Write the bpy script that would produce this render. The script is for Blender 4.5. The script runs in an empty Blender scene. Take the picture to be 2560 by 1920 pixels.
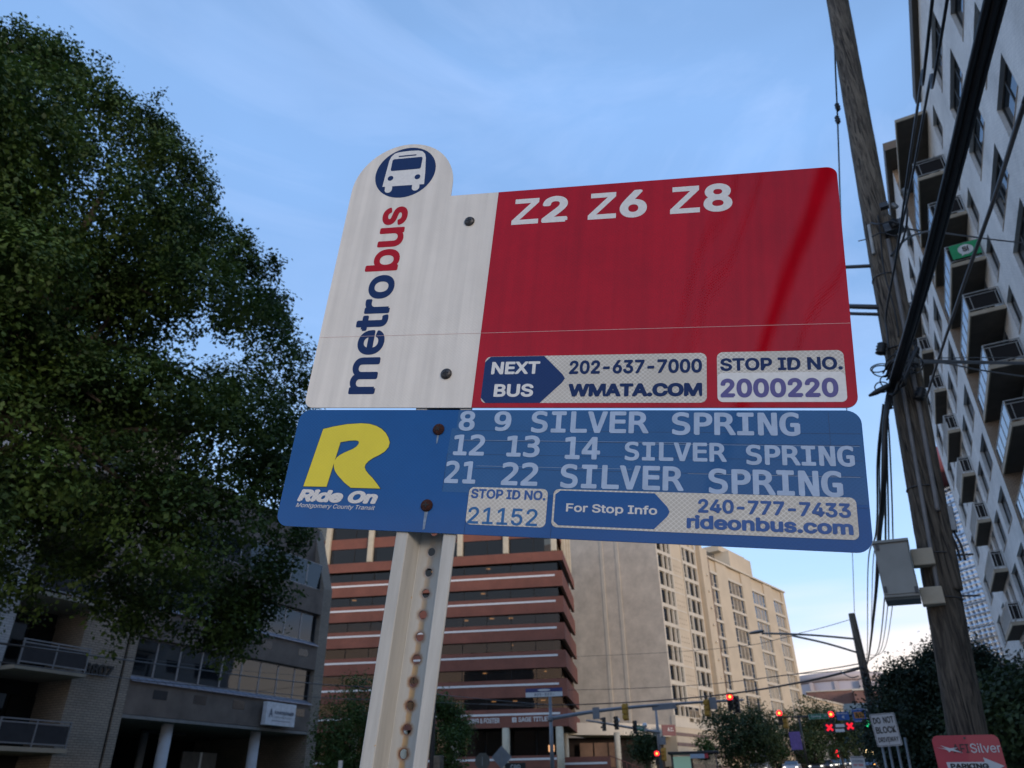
import bpy, bmesh, math, random, os
import numpy as np
from mathutils import Matrix, Vector
random.seed(7); rng = np.random.default_rng(11)
scene = bpy.context.scene
COL = scene.collection
R_ = math.radians
EYE = 1.6
# camera axes in world coordinates (rows: world X, Y, Z expressed in camera space)
RC = ((0.8897470094810385, 0.23248427766842977, 0.39281206671452595),
      (0.456311563602589, -0.4315330540893443, -0.7781767023953386),
      (-0.011402457722314316, 0.8716250821685385, -0.4900405086241129))
FPX = 1848.0
cam_d = bpy.data.cameras.new("camera"); cam = bpy.data.objects.new("camera", cam_d); COL.objects.link(cam)
cam.matrix_world = Matrix.Translation((0, 0, EYE)) @ Matrix(RC).to_4x4()
cam_d.sensor_width = 36; cam_d.lens = 36 * FPX / 2560; cam_d.clip_start = 0.05; cam_d.clip_end = 3000
cam_d.dof.use_dof = True; cam_d.dof.focus_distance = 0.92; cam_d.dof.aperture_fstop = 13
scene.camera = cam
# ---- sky, sun, exposure (dusk: the last soft sun comes from behind the camera)
SUN_AZ, SUN_EL = 123.0, 8.0
w = bpy.data.worlds.new("World"); scene.world = w; w.use_nodes = True
nt = w.node_tree; nt.nodes.clear()
def N(t, typ, **kw):
    n = t.nodes.new(typ)
    for k, v in kw.items():
        if k in n.inputs: n.inputs[k].default_value = v
        else: setattr(n, k, v)
    return n
def L(t, a, b): t.links.new(a, b)
sky = N(nt, 'ShaderNodeTexSky', sky_type='NISHITA', sun_disc=False, sun_elevation=R_(SUN_EL), sun_rotation=R_(SUN_AZ), air_density=1.0, dust_density=0.6, ozone_density=2.2)
tc = N(nt, 'ShaderNodeTexCoord'); mp = N(nt, 'ShaderNodeMapping'); mp.inputs['Scale'].default_value = (1.0, 0.6, 3.2); mp.inputs['Rotation'].default_value = (0.2, 0.35, 0.9)
L(nt, tc.outputs['Generated'], mp.inputs['Vector'])
ns = N(nt, 'ShaderNodeTexNoise', Scale=1.5, Detail=4.0, Roughness=0.48, Distortion=0.4); L(nt, mp.outputs[0], ns.inputs['Vector'])
rp = N(nt, 'ShaderNodeMapRange'); rp.inputs['From Min'].default_value = 0.40; rp.inputs['From Max'].default_value = 0.78; rp.inputs['To Min'].default_value = 0.62; rp.inputs['To Max'].default_value = 0.86
L(nt, ns.outputs[0], rp.inputs[0])
# low pale cloud veil along the horizon
sx = N(nt, 'ShaderNodeSeparateXYZ'); L(nt, tc.outputs['Generated'], sx.inputs[0])
nv = N(nt, 'ShaderNodeTexNoise', Scale=3.0, Detail=3.0); mpv = N(nt, 'ShaderNodeMapping'); mpv.inputs['Scale'].default_value = (1, 1, 9); L(nt, tc.outputs['Generated'], mpv.inputs[0]); L(nt, mpv.outputs[0], nv.inputs['Vector'])
ad = N(nt, 'ShaderNodeMath', operation='MULTIPLY_ADD'); L(nt, nv.outputs[0], ad.inputs[0]); ad.inputs[1].default_value = -0.10; L(nt, sx.outputs['Z'], ad.inputs[2])
hz = N(nt, 'ShaderNodeMapRange', interpolation_type='SMOOTHSTEP'); hz.inputs['From Min'].default_value = 0.06; hz.inputs['From Max'].default_value = 0.19; hz.inputs['To Min'].default_value = 0.9; hz.inputs['To Max'].default_value = 0.0
L(nt, ad.outputs[0], hz.inputs[0])
cm = N(nt, 'ShaderNodeMix', data_type='RGBA'); L(nt, rp.outputs[0], cm.inputs[0]); L(nt, sky.outputs[0], cm.inputs[6]); cm.inputs[7].default_value = (2.4, 4.3, 7.9, 1)
cm2 = N(nt, 'ShaderNodeMix', data_type='RGBA'); L(nt, hz.outputs[0], cm2.inputs[0]); L(nt, cm.outputs[2], cm2.inputs[6]); cm2.inputs[7].default_value = (8.8, 7.5, 6.3, 1)
mw = N(nt, 'ShaderNodeMapping'); mw.inputs['Scale'].default_value = (2.2, .7, 4.5); mw.inputs['Rotation'].default_value = (.5, .2, -.5); L(nt, tc.outputs['Generated'], mw.inputs[0]); nw_ = N(nt, 'ShaderNodeTexNoise', Scale=1.6, Detail=6.0, Roughness=0.6, Distortion=0.9); L(nt, mw.outputs[0], nw_.inputs['Vector'])
rw = N(nt, 'ShaderNodeMapRange'); rw.inputs['From Min'].default_value = 0.46; rw.inputs['From Max'].default_value = 0.78; rw.inputs['To Max'].default_value = 0.34; L(nt, nw_.outputs[0], rw.inputs[0])
cw = N(nt, 'ShaderNodeMix', data_type='RGBA'); L(nt, rw.outputs[0], cw.inputs[0]); L(nt, cm.outputs[2], cw.inputs[6]); cw.inputs[7].default_value = (4.0, 5.3, 8.2, 1); cm = cw
hp = N(nt, 'ShaderNodeMapRange', interpolation_type='SMOOTHSTEP'); hp.inputs['From Min'].default_value = 0.08; hp.inputs['From Max'].default_value = 0.62; hp.inputs['To Min'].default_value = 0.9; hp.inputs['To Max'].default_value = 0.0
L(nt, sx.outputs['Z'], hp.inputs[0]); cm3 = N(nt, 'ShaderNodeMix', data_type='RGBA'); L(nt, hp.outputs[0], cm3.inputs[0]); L(nt, cm.outputs[2], cm3.inputs[6]); cm3.inputs[7].default_value = (4.3, 6.4, 9.6, 1); L(nt, cm3.outputs[2], cm2.inputs[6])
bg = N(nt, 'ShaderNodeBackground'); bg.inputs['Strength'].default_value = 0.14; L(nt, cm2.outputs[2], bg.inputs[0])
wo = N(nt, 'ShaderNodeOutputWorld'); L(nt, bg.outputs[0], wo.inputs[0])
sd = bpy.data.lights.new("sun", 'SUN'); sun = bpy.data.objects.new("sun", sd); COL.objects.link(sun)
sd.energy = 1.9; sd.angle = R_(14); sd.color = (1.0, 0.82, 0.66)
sdir = Vector((math.sin(R_(SUN_AZ)) * math.cos(R_(SUN_EL)), math.cos(R_(SUN_AZ)) * math.cos(R_(SUN_EL)), math.sin(R_(SUN_EL))))
sun.rotation_euler = (-sdir).to_track_quat('-Z', 'Y').to_euler()
scene.view_settings.view_transform = 'Standard'; scene.view_settings.look = 'None'; scene.view_settings.gamma = 1
scene.view_settings.use_curve_mapping = False; scene.view_settings.exposure = 0.08
scene.cycles.max_bounces = 6; scene.cycles.transparent_max_bounces = 16; scene.cycles.use_denoising = True

# ---------------------------------------------------------------- helpers
def ray(px, py):
    c = Vector((px - 1280.0, 960.0 - py, -FPX)); return Matrix(RC) @ c
def at(px, py, d):            # a point d metres away (on the level) along the line of sight
    r = ray(px, py); return Vector((0, 0, EYE)) + r * (d / math.hypot(r.x, r.y))
def at_z(px, py, z):
    r = ray(px, py); return Vector((0, 0, EYE)) + r * ((z - EYE) / r.z)
def azd(az, d, z=0.0): return Vector((math.sin(R_(az)) * d, math.cos(R_(az)) * d, z))
def aed(az, el, d): return Vector((math.sin(R_(az)) * d, math.cos(R_(az)) * d, EYE + d * math.tan(R_(el))))
def gz(y): return 0.037 * min(max(y - 2, 0), 290)
MATS = {}; IMX = {}
def lin(c):
    return tuple((v / 12.92 if v <= 0.04045 else ((v + 0.055) / 1.055) ** 2.4) for v in c) + (1,)
def new_mat(name):
    m = bpy.data.materials.new(name); m.use_nodes = True; t = m.node_tree; b = t.nodes['Principled BSDF']; return m, t, b
def mat(name, c, rough=0.6, var=0.12, scale=4.0, bump=0.0, bscale=60.0, metal=0.0, spec=0.5, emit=None, est=0.0, c2=None, coat=0.0):
    if name in MATS: return MATS[name]
    m, t, b = new_mat(name)
    tcn = N(t, 'ShaderNodeTexCoord'); n = N(t, 'ShaderNodeTexNoise', Scale=scale, Detail=5.0, Roughness=0.6); L(t, tcn.outputs['Object'], n.inputs['Vector'])
    mx = N(t, 'ShaderNodeMix', data_type='RGBA'); mr = N(t, 'ShaderNodeMapRange'); mr.inputs['From Min'].default_value = 0.3; mr.inputs['From Max'].default_value = 0.7
    L(t, n.outputs[0], mr.inputs[0]); L(t, mr.outputs[0], mx.inputs[0])
    c2 = c2 or tuple(v * (1 - 2 * var) for v in c)
    mx.inputs[6].default_value = (*c2, 1); mx.inputs[7].default_value = (*[min(v * (1 + var * 0.6), 1) for v in c], 1)
    L(t, mx.outputs[2], b.inputs['Base Color'])
    b.inputs['Roughness'].default_value = rough; b.inputs['Metallic'].default_value = metal; b.inputs['Specular IOR Level'].default_value = spec; b.inputs['Coat Weight'].default_value = coat
    if emit: b.inputs['Emission Color'].default_value = (*emit, 1); b.inputs['Emission Strength'].default_value = est
    if bump:
        n2 = N(t, 'ShaderNodeTexNoise', Scale=bscale, Detail=4.0); L(t, tcn.outputs['Object'], n2.inputs['Vector'])
        bp = N(t, 'ShaderNodeBump', Strength=bump, Distance=0.02); L(t, n2.outputs[0], bp.inputs['Height']); L(t, bp.outputs[0], b.inputs['Normal'])
    MATS[name] = m; return m
def brick_mat(name, c1, c2, mortar, bw=0.2, bh=0.067, ms=0.012, rough=0.85, bump=0.5):
    m, t, b = new_mat(name)
    tcn = N(t, 'ShaderNodeTexCoord'); s = N(t, 'ShaderNodeSeparateXYZ'); L(t, tcn.outputs['Object'], s.inputs[0])
    a = N(t, 'ShaderNodeMath', operation='ADD'); L(t, s.outputs[0], a.inputs[0]); L(t, s.outputs[1], a.inputs[1])
    cb = N(t, 'ShaderNodeCombineXYZ'); L(t, a.outputs[0], cb.inputs[0]); L(t, s.outputs[2], cb.inputs[1])
    br = N(t, 'ShaderNodeTexBrick'); br.inputs['Scale'].default_value = 1.0; br.inputs['Brick Width'].default_value = bw; br.inputs['Row Height'].default_value = bh
    br.inputs['Mortar Size'].default_value = ms; br.inputs['Mortar Smooth'].default_value = 0.2
    br.inputs['Color1'].default_value = (*c1, 1); br.inputs['Color2'].default_value = (*c2, 1); br.inputs['Mortar'].default_value = (*mortar, 1); L(t, cb.outputs[0], br.inputs['Vector'])
    n = N(t, 'ShaderNodeTexNoise', Scale=0.35, Detail=6.0, Roughness=0.65); L(t, tcn.outputs['Object'], n.inputs['Vector'])
    mr = N(t, 'ShaderNodeMapRange'); mr.inputs['From Min'].default_value = 0.3; mr.inputs['From Max'].default_value = 0.7; mr.inputs['To Min'].default_value = 0.78; mr.inputs['To Max'].default_value = 1.12; L(t, n.outputs[0], mr.inputs[0])
    mu = N(t, 'ShaderNodeVectorMath', operation='SCALE'); L(t, br.outputs['Color'], mu.inputs[0]); L(t, mr.outputs[0], mu.inputs['Scale'])
    L(t, mu.outputs[0], b.inputs['Base Color']); b.inputs['Roughness'].default_value = rough
    iv = N(t, 'ShaderNodeMath', operation='SUBTRACT'); iv.inputs[0].default_value = 1; L(t, br.outputs['Fac'], iv.inputs[1])
    bp = N(t, 'ShaderNodeBump', Strength=bump, Distance=0.01); L(t, iv.outputs[0], bp.inputs['Height']); L(t, bp.outputs[0], b.inputs['Normal'])
    MATS[name] = m; return m
def glass_mat(name, tint, see=0.5, ior=1.6, rough=0.02, wob=0.0, wsc=0.6, gtint=(0.92, 0.95, 1)):
    m, t, b = new_mat(name); t.nodes.remove(b); out = t.nodes['Material Output']
    tr = N(t, 'ShaderNodeBsdfTransparent'); tr.inputs[0].default_value = (*tint, 1)
    dk = N(t, 'ShaderNodeBsdfDiffuse'); dk.inputs[0].default_value = (0.015, 0.02, 0.024, 1)
    m1 = N(t, 'ShaderNodeMixShader'); m1.inputs[0].default_value = see; L(t, dk.outputs[0], m1.inputs[1]); L(t, tr.outputs[0], m1.inputs[2])
    gl = N(t, 'ShaderNodeBsdfGlossy'); gl.inputs['Roughness'].default_value = rough; gl.inputs[0].default_value = (*gtint, 1)
    fr = N(t, 'ShaderNodeFresnel', IOR=ior); m2 = N(t, 'ShaderNodeMixShader'); L(t, fr.outputs[0], m2.inputs[0]); L(t, m1.outputs[0], m2.inputs[1]); L(t, gl.outputs[0], m2.inputs[2])
    if wob:
        tcn = N(t, 'ShaderNodeTexCoord'); n = N(t, 'ShaderNodeTexNoise', Scale=wsc, Detail=1.0); L(t, tcn.outputs['Object'], n.inputs['Vector'])
        bp = N(t, 'ShaderNodeBump', Strength=wob, Distance=0.1); L(t, n.outputs[0], bp.inputs['Height']); L(t, bp.outputs[0], gl.inputs['Normal']); L(t, bp.outputs[0], fr.inputs['Normal'])
    L(t, m2.outputs[0], out.inputs[0]); MATS[name] = m; return m
def emis(name, c, s):
    if name in MATS: return MATS[name]
    m, t, b = new_mat(name); b.inputs['Base Color'].default_value = (*[v * 0.3 for v in c], 1); b.inputs['Emission Color'].default_value = (*c, 1); b.inputs['Emission Strength'].default_value = s
    MATS[name] = m; return m

class MB:
    def __init__(s): s.v = []; s.f = []; s.sm = []
    def poly(s, pts, smooth=False):
        i = len(s.v); s.v += [tuple(p) for p in pts]; s.f.append(tuple(range(i, i + len(pts)))); s.sm.append(smooth); return s
    def raw(s, vs, fs, smooth=False):
        i = len(s.v); s.v += [tuple(p) for p in vs]; s.f += [tuple(a + i for a in f) for f in fs]; s.sm += [smooth] * len(fs); return s
    def box(s, x0, y0, z0, x1, y1, z1, M=None):
        if x0 > x1: x0, x1 = x1, x0
        if y0 > y1: y0, y1 = y1, y0
        if z0 > z1: z0, z1 = z1, z0
        vs = [Vector(p) for p in ((x0,y0,z0),(x1,y0,z0),(x1,y1,z0),(x0,y1,z0),(x0,y0,z1),(x1,y0,z1),(x1,y1,z1),(x0,y1,z1))]
        if M is not None: vs = [M @ p for p in vs]
        return s.raw(vs, [(0,3,2,1),(4,5,6,7),(0,1,5,4),(1,2,6,5),(2,3,7,6),(3,0,4,7)])
    def prism(s, pts, z0, z1, M=None, smooth=False):   # pts ccw in xy
        n = len(pts); vs = [Vector((p[0], p[1], z0)) for p in pts] + [Vector((p[0], p[1], z1)) for p in pts]
        if M is not None: vs = [M @ p for p in vs]
        i = len(s.v); s.v += [tuple(p) for p in vs]
        s.f.append(tuple(i + k for k in reversed(range(n)))); s.f.append(tuple(i + n + k for k in range(n))); s.sm += [False, False]
        for k in range(n):
            k2 = (k + 1) % n; s.f.append((i + k, i + k2, i + n + k2, i + n + k)); s.sm.append(smooth)
        return s
    def tube(s, path, r, seg=8, caps=True):
        path = [Vector(p) for p in path]; n = len(path); rs = r if isinstance(r, (list, tuple)) else [r] * n
        i0 = len(s.v); up = None
        for k, p in enumerate(path):
            d = (path[min(k + 1, n - 1)] - path[max(k - 1, 0)]).normalized()
            if up is None:
                up = Vector((0, 0, 1)) if abs(d.z) < 0.9 else Vector((1, 0, 0))
            a = d.cross(up).normalized(); b = a.cross(d).normalized(); up = b
            for j in range(seg):
                t = 2 * math.pi * j / seg; s.v.append(tuple(p + (a * math.cos(t) + b * math.sin(t)) * rs[k]))
        for k in range(n - 1):
            for j in range(seg):
                j2 = (j + 1) % seg; s.f.append((i0 + k * seg + j, i0 + k * seg + j2, i0 + (k + 1) * seg + j2, i0 + (k + 1) * seg + j)); s.sm.append(True)
        if caps:
            s.f.append(tuple(i0 + j for j in reversed(range(seg)))); s.f.append(tuple(i0 + (n - 1) * seg + j for j in range(seg))); s.sm += [False, False]
        return s
    def lathe(s, prof, seg=20, M=None, smooth=True):   # prof [(r,z)]
        i0 = len(s.v)
        for r, z in prof:
            for j in range(seg):
                t = 2 * math.pi * j / seg; p = Vector((r * math.cos(t), r * math.sin(t), z)); s.v.append(tuple(M @ p if M is not None else p))
        for k in range(len(prof) - 1):
            for j in range(seg):
                j2 = (j + 1) % seg; s.f.append((i0 + k * seg + j, i0 + k * seg + j2, i0 + (k + 1) * seg + j2, i0 + (k + 1) * seg + j)); s.sm.append(smooth)
        s.f.append(tuple(i0 + j for j in reversed(range(seg)))); s.f.append(tuple(i0 + (len(prof) - 1) * seg + j for j in range(seg))); s.sm += [False, False]
        return s
    def mesh(s, name, m, M=None):
        me = bpy.data.meshes.new(name)
        v = s.v if M is None else [tuple(M @ Vector(p)) for p in s.v]
        me.from_pydata(v, [], s.f); me.polygons.foreach_set('use_smooth', s.sm); me.materials.append(m); me.update(); return me
    def build(s, name, m, parent=None, world=False, bevel=0):
        rt = parent
        while rt is not None and rt.parent is not None: rt = rt.parent
        M = IMX.get(rt.name) if (world and rt is not None) else None
        return link(name, s.mesh(name, m, M), parent, bevel=bevel)
def link(name, me, parent=None, loc=None, rot=None, bevel=0):
    o = bpy.data.objects.new(name, me); COL.objects.link(o)
    if parent is not None: o.parent = parent
    if loc is not None: o.location = loc
    if rot is not None: o.rotation_euler = rot
    if bevel:
        b = o.modifiers.new('bevel', 'BEVEL'); b.width = bevel; b.segments = 2; b.limit_method = 'ANGLE'
    return o
def tag(o, label, cat, group=None, kind=None):
    o['label'] = label; o['category'] = cat
    if group: o['group'] = group
    if kind: o['kind'] = kind
    return o
def thing(name, label, cat, loc=(0, 0, 0), rz=0.0, group=None, M=None):
    o = bpy.data.objects.new(name, None); COL.objects.link(o); o.empty_display_size = 0.3
    mm = M if M is not None else Matrix.Translation(loc) @ Matrix.Rotation(rz, 4, 'Z')
    o.matrix_world = mm; IMX[o.name] = mm.inverted(); return tag(o, label, cat, group)
def struct(name, mb, m):
    o = mb.build(name, m); o['kind'] = 'structure'; return o
FD = bpy.utils.system_resource('DATAFILES')
def font(fn):
    try: return bpy.data.fonts.load(os.path.join(FD, 'fonts', fn))
    except Exception: return None
SANS = font('Inter.woff2'); MONO = font('DejaVuSansMono.woff2')
def text_mesh(body, box, m, bold=0.02, fnt=None, shear=0.0, rot90=False, w=0.0, M=None, space=1.0, wj=40.0, name='lettering'):
    """flat lettering filling box (u0,v0,u1,v1) in the local plane z=w"""
    c = bpy.data.curves.new('t', 'FONT'); c.body = body; c.shear = shear; c.space_character = space; c.resolution_u = 4
    if (fnt or SANS) is not None: c.font = fnt or SANS
    o = bpy.data.objects.new('t', c); me = bpy.data.meshes.new_from_object(o); bpy.data.objects.remove(o); bpy.data.curves.remove(c)
    n = len(me.vertices); co = np.empty(n * 3); me.vertices.foreach_get('co', co); co = co.reshape(-1, 3)
    fs = [tuple(p.vertices) for p in me.polygons]; vs = [tuple(p) for p in co]
    if bold:                       # thicken the strokes: a band along every outline edge, a small disc at every corner
        cnt = {}
        for f in fs:
            for a, b_ in zip(f, f[1:] + f[:1]): cnt[(min(a, b_), max(a, b_))] = cnt.get((min(a, b_), max(a, b_)), 0) + 1
        k_ = 0; seen = set()
        for (a, b_), q_ in cnt.items():
            if q_ != 1: continue
            p0, p1 = co[a], co[b_]; d_ = p1 - p0; ln_ = math.hypot(d_[0], d_[1])
            if ln_ < 1e-7: continue
            nx, ny = -d_[1] / ln_ * bold, d_[0] / ln_ * bold; k_ += 1; z_ = (k_ % 97) * 1e-5 + 1e-4; i_ = len(vs)
            vs += [(p0[0] + nx, p0[1] + ny, z_), (p0[0] - nx, p0[1] - ny, z_), (p1[0] - nx, p1[1] - ny, z_), (p1[0] + nx, p1[1] + ny, z_)]; fs.append((i_, i_ + 1, i_ + 2, i_ + 3))
            if a not in seen:
                seen.add(a); i_ = len(vs); vs += [(p0[0] + bold * math.cos(math.pi * j_ / 4), p0[1] + bold * math.sin(math.pi * j_ / 4), z_ + 1.2e-3) for j_ in range(8)]; fs.append(tuple(range(i_, i_ + 8)))
        bpy.data.meshes.remove(me); me = bpy.data.meshes.new(name); me.from_pydata(vs, [], fs)
        co = np.array(vs); n = len(co)
    lo = co.min(0); hi = co.max(0); sz = np.maximum(hi - lo, 1e-6); q = (co[:, :2] - lo[:2]) / sz[:2]
    u0, v0, u1, v1 = box; out = np.zeros((n, 3)); out[:, 2] = w + co[:, 2] * wj
    if rot90: out[:, 0] = u1 - q[:, 1] * (u1 - u0); out[:, 1] = v0 + q[:, 0] * (v1 - v0)
    else: out[:, 0] = u0 + q[:, 0] * (u1 - u0); out[:, 1] = v0 + q[:, 1] * (v1 - v0)
    if M is not None:
        A = np.array(M); out = out @ A[:3, :3].T + A[:3, 3]
    me.vertices.foreach_set('co', out.ravel()); me.materials.clear(); me.materials.append(m); me.update(); me.name = name; return me
def rrect(u0, v0, u1, v1, r, seg=6):
    pts = []
    for cx, cy, a in ((u1 - r, v0 + r, -90), (u1 - r, v1 - r, 0), (u0 + r, v1 - r, 90), (u0 + r, v0 + r, 180)):
        for k in range(seg + 1):
            t = R_(a + 90 * k / seg); pts.append((cx + r * math.cos(t), cy + r * math.sin(t)))
    return pts
def flat(pts, w): return MB().poly([(p[0], p[1], w) for p in pts])
# ---------------------------------------------------------------- ground, road, pavements
asphalt = mat('asphalt', (0.05, 0.05, 0.052), 0.9, 0.15, 3, 0.4, 90)
concrete = mat('pavement_concrete', (0.32, 0.31, 0.29), 0.9, 0.12, 2, 0.3, 50)
lawn = mat('lawn', (0.05, 0.075, 0.03), 0.95, 0.25, 1.5, 0.6, 30)
def strip(x0, x1, y0, y1, dz, thick=None):
    b = MB(); ys = [y0] + [v for v in (2, 292) if y0 < v < y1] + [y1]
    for a, c in zip(ys[:-1], ys[1:]):
        b.poly([(x0, a, gz(a) + dz), (x1, a, gz(a) + dz), (x1, c, gz(c) + dz), (x0, c, gz(c) + dz)])
        if thick:
            for x, s in ((x0, 1), (x1, -1)):
                q = [(x, a, gz(a) + dz), (x, c, gz(c) + dz), (x, c, gz(c) + dz - thick), (x, a, gz(a) + dz - thick)]
                b.poly(q if s > 0 else q[::-1])
    return b
struct('ground', strip(-900, 900, -300, 1500, 0.0), lawn)
struct('road', strip(-20.0, -1.4, -120, 600, 0.004), asphalt)
struct('cross_road', MB().poly([(-160, 66, gz(66) + .008), (90, 66, gz(66) + .008), (90, 80, gz(80) + .008), (-160, 80, gz(80) + .008)]), asphalt)
struct('pavement', strip(-1.4, 3.0, -60, 64, 0.13, 0.13), concrete)
struct('far_pavement', strip(-24.5, -20.0, -60, 64, 0.13, 0.13), concrete)
linem = mat('road_paint', (0.75, 0.74, 0.68), 0.8, 0.15, 8)
b = MB()
for lane in (-4.9, -8.1, -13.6, -16.8):
    for k in range(24):
        y = -30 + k * 9
        if 62 < y < 84: continue
        q = strip(lane - .06, lane + .06, y, y + 3, 0.008); b.raw(q.v, q.f)
struct('lane_markings', b, linem)
b = strip(-10.95, -10.83, -30, 62, 0.008); q = strip(-10.73, -10.61, -30, 62, 0.008); b.raw(q.v, q.f)
struct('centre_line', b, mat('yellow_paint', (0.6, 0.42, 0.06), 0.8))

# ---------------------------------------------------------------- the two bus stop signs and their post
SH = Vector((0.96282268, 0.23658211, -0.1303894)); SU = Vector((0.14573179, -0.04848853, 0.98813517)); SN = SH.cross(SU)
SP0 = Vector((-0.46367633, 0.67561525, 0.27980196 + EYE))
mm = 0.001
MS = Matrix.Translation(SP0) @ Matrix(((SH.x, SU.x, SN.x, 0), (SH.y, SU.y, SN.y, 0), (SH.z, SU.z, SN.z, 0), (0, 0, 0, 1)))
MMM = Matrix.Diagonal((mm, mm, mm, 1))      # the sign is drawn in millimetres
def sheeting(name, c, line=0.25, rough=0.28, px=5.0, py=4.2, dirt=0.10, streak=0.0, coat=0.35, lc=None, spec=.3):
    """reflective sheeting: diamond net under a clear, slightly wavy face"""
    m, t, b = new_mat(name)
    tcn = N(t, 'ShaderNodeTexCoord'); s = N(t, 'ShaderNodeSeparateXYZ'); L(t, tcn.outputs['Object'], s.inputs[0])
    def diag(sg):
        a = N(t, 'ShaderNodeMath', operation='MULTIPLY'); L(t, s.outputs[0], a.inputs[0]); a.inputs[1].default_value = 1000 * math.pi / px
        c_ = N(t, 'ShaderNodeMath', operation='MULTIPLY_ADD'); L(t, s.outputs[1], c_.inputs[0]); c_.inputs[1].default_value = sg * 1000 * math.pi / py; L(t, a.outputs[0], c_.inputs[2])
        d = N(t, 'ShaderNodeMath', operation='SINE'); L(t, c_.outputs[0], d.inputs[0]); e = N(t, 'ShaderNodeMath', operation='ABSOLUTE'); L(t, d.outputs[0], e.inputs[0]); return e
    mn = N(t, 'ShaderNodeMath', operation='MINIMUM'); L(t, diag(1).outputs[0], mn.inputs[0]); L(t, diag(-1).outputs[0], mn.inputs[1])
    ln = N(t, 'ShaderNodeMapRange'); ln.inputs['From Min'].default_value = 0.08; ln.inputs['From Max'].default_value = 0.42; ln.inputs['To Min'].default_value = line; ln.inputs['To Max'].default_value = 0; L(t, mn.outputs[0], ln.inputs[0])
    n0 = N(t, 'ShaderNodeTexNoise', Scale=14.0, Detail=3.0); L(t, tcn.outputs['Object'], n0.inputs['Vector'])
    ml = N(t, 'ShaderNodeMath', operation='MULTIPLY'); L(t, ln.outputs[0], ml.inputs[0]); mr0 = N(t, 'ShaderNodeMapRange'); mr0.inputs['From Min'].default_value = .35; mr0.inputs['From Max'].default_value = .6; mr0.inputs['To Min'].default_value = .45; L(t, n0.outputs[0], mr0.inputs[0]); L(t, mr0.outputs[0], ml.inputs[1])
    lc = lc or tuple(min(1, v * 1.5 + 0.06) for v in c)
    m1 = N(t, 'ShaderNodeMix', data_type='RGBA'); L(t, ml.outputs[0], m1.inputs[0]); m1.inputs[6].default_value = (*c, 1); m1.inputs[7].default_value = (*lc, 1)
    # weathering: fine soot and long faint bands in the film
    n = N(t, 'ShaderNodeTexNoise', Scale=9.0, Detail=8.0, Roughness=0.7); L(t, tcn.outputs['Object'], n.inputs['Vector'])
    mr = N(t, 'ShaderNodeMapRange'); mr.inputs['From Min'].default_value = 0.35; mr.inputs['From Max'].default_value = 0.7; mr.inputs['To Min'].default_value = 1.0; mr.inputs['To Max'].default_value = 1.0 - dirt; L(t, n.outputs[0], mr.inputs[0])
    fac = mr.outputs[0]
    if streak:
        mpp = N(t, 'ShaderNodeMapping'); mpp.inputs['Scale'].default_value = (75, 3.0, 1); mpp.inputs['Rotation'].default_value = (0, 0, R_(-2)); L(t, tcn.outputs['Object'], mpp.inputs[0])
        n3 = N(t, 'ShaderNodeTexNoise', Scale=1.0, Detail=3.0); L(t, mpp.outputs[0], n3.inputs['Vector'])
        r3 = N(t, 'ShaderNodeMapRange'); r3.inputs['From Min'].default_value = .38; r3.inputs['From Max'].default_value = .66; r3.inputs['To Min'].default_value = 1.03; r3.inputs['To Max'].default_value = 1 - streak; L(t, n3.outputs[0], r3.inputs[0])
        mf = N(t, 'ShaderNodeMath', operation='MULTIPLY'); L(t, fac, mf.inputs[0]); L(t, r3.outputs[0], mf.inputs[1]); fac = mf.outputs[0]
    sc = N(t, 'ShaderNodeVectorMath', operation='SCALE'); L(t, m1.outputs[2], sc.inputs[0]); L(t, fac, sc.inputs['Scale']); L(t, sc.outputs[0], b.inputs['Base Color'])
    b.inputs['Roughness'].default_value = rough; b.inputs['Coat Weight'].default_value = coat; b.inputs['Coat Roughness'].default_value = 0.012; b.inputs['Specular IOR Level'].default_value = spec
    mpw = N(t, 'ShaderNodeMapping'); mpw.inputs['Scale'].default_value = (9, 2.5, 1); mpw.inputs['Rotation'].default_value = (0, 0, R_(12)); L(t, tcn.outputs['Object'], mpw.inputs[0])
    nw = N(t, 'ShaderNodeTexNoise', Scale=1.0, Detail=1.5); L(t, mpw.outputs[0], nw.inputs['Vector'])
    b1 = N(t, 'ShaderNodeBump', Strength=0.22, Distance=0.003); L(t, nw.outputs[0], b1.inputs['Height'])
    b2 = N(t, 'ShaderNodeBump', Strength=0.10, Distance=0.0006); L(t, mn.outputs[0], b2.inputs['Height']); L(t, b1.outputs[0], b2.inputs['Normal']); L(t, b2.outputs[0], b.inputs['Normal']); b3 = N(t, 'ShaderNodeBump', Strength=0.012, Distance=0.0004); L(t, mn.outputs[0], b3.inputs['Height']); L(t, b1.outputs[0], b3.inputs['Normal']); L(t, b3.outputs[0], b.inputs['Coat Normal'])
    MATS[name] = m; return m
WHT = sheeting('white_sheeting', (0.74, 0.70, 0.63), 0.35, streak=0.10, lc=(0.78, 0.76, 0.72), coat=.15)
RED = sheeting('red_sheeting', (0.42, 0.003, 0.012), 0.08, streak=0.10, dirt=.2, coat=.55, spec=.0, lc=(.46, .012, .02))
NAVY = sheeting('navy_sheeting', (0.012, 0.035, 0.13), 0.12, spec=.1, coat=.2)
NAVL = mat('navy_print', (0.008, 0.028, 0.11), 0.45, 0.05, 300, spec=.2)
REDL = mat('red_print', (0.40, 0.004, 0.015), 0.45, 0.05, 300, spec=.2)
WHL = mat('white_print', (0.70, 0.70, 0.68), 0.4, 0.05, 200, coat=.2)
PUR = mat('violet_print', (0.085, 0.075, 0.25), 0.4, 0.05, 300)
BLU = sheeting('blue_sheeting', (0.004, 0.078, 0.27), 0.22, coat=0.4, dirt=.14, spec=.1, lc=(0.02, 0.14, 0.40))
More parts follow.
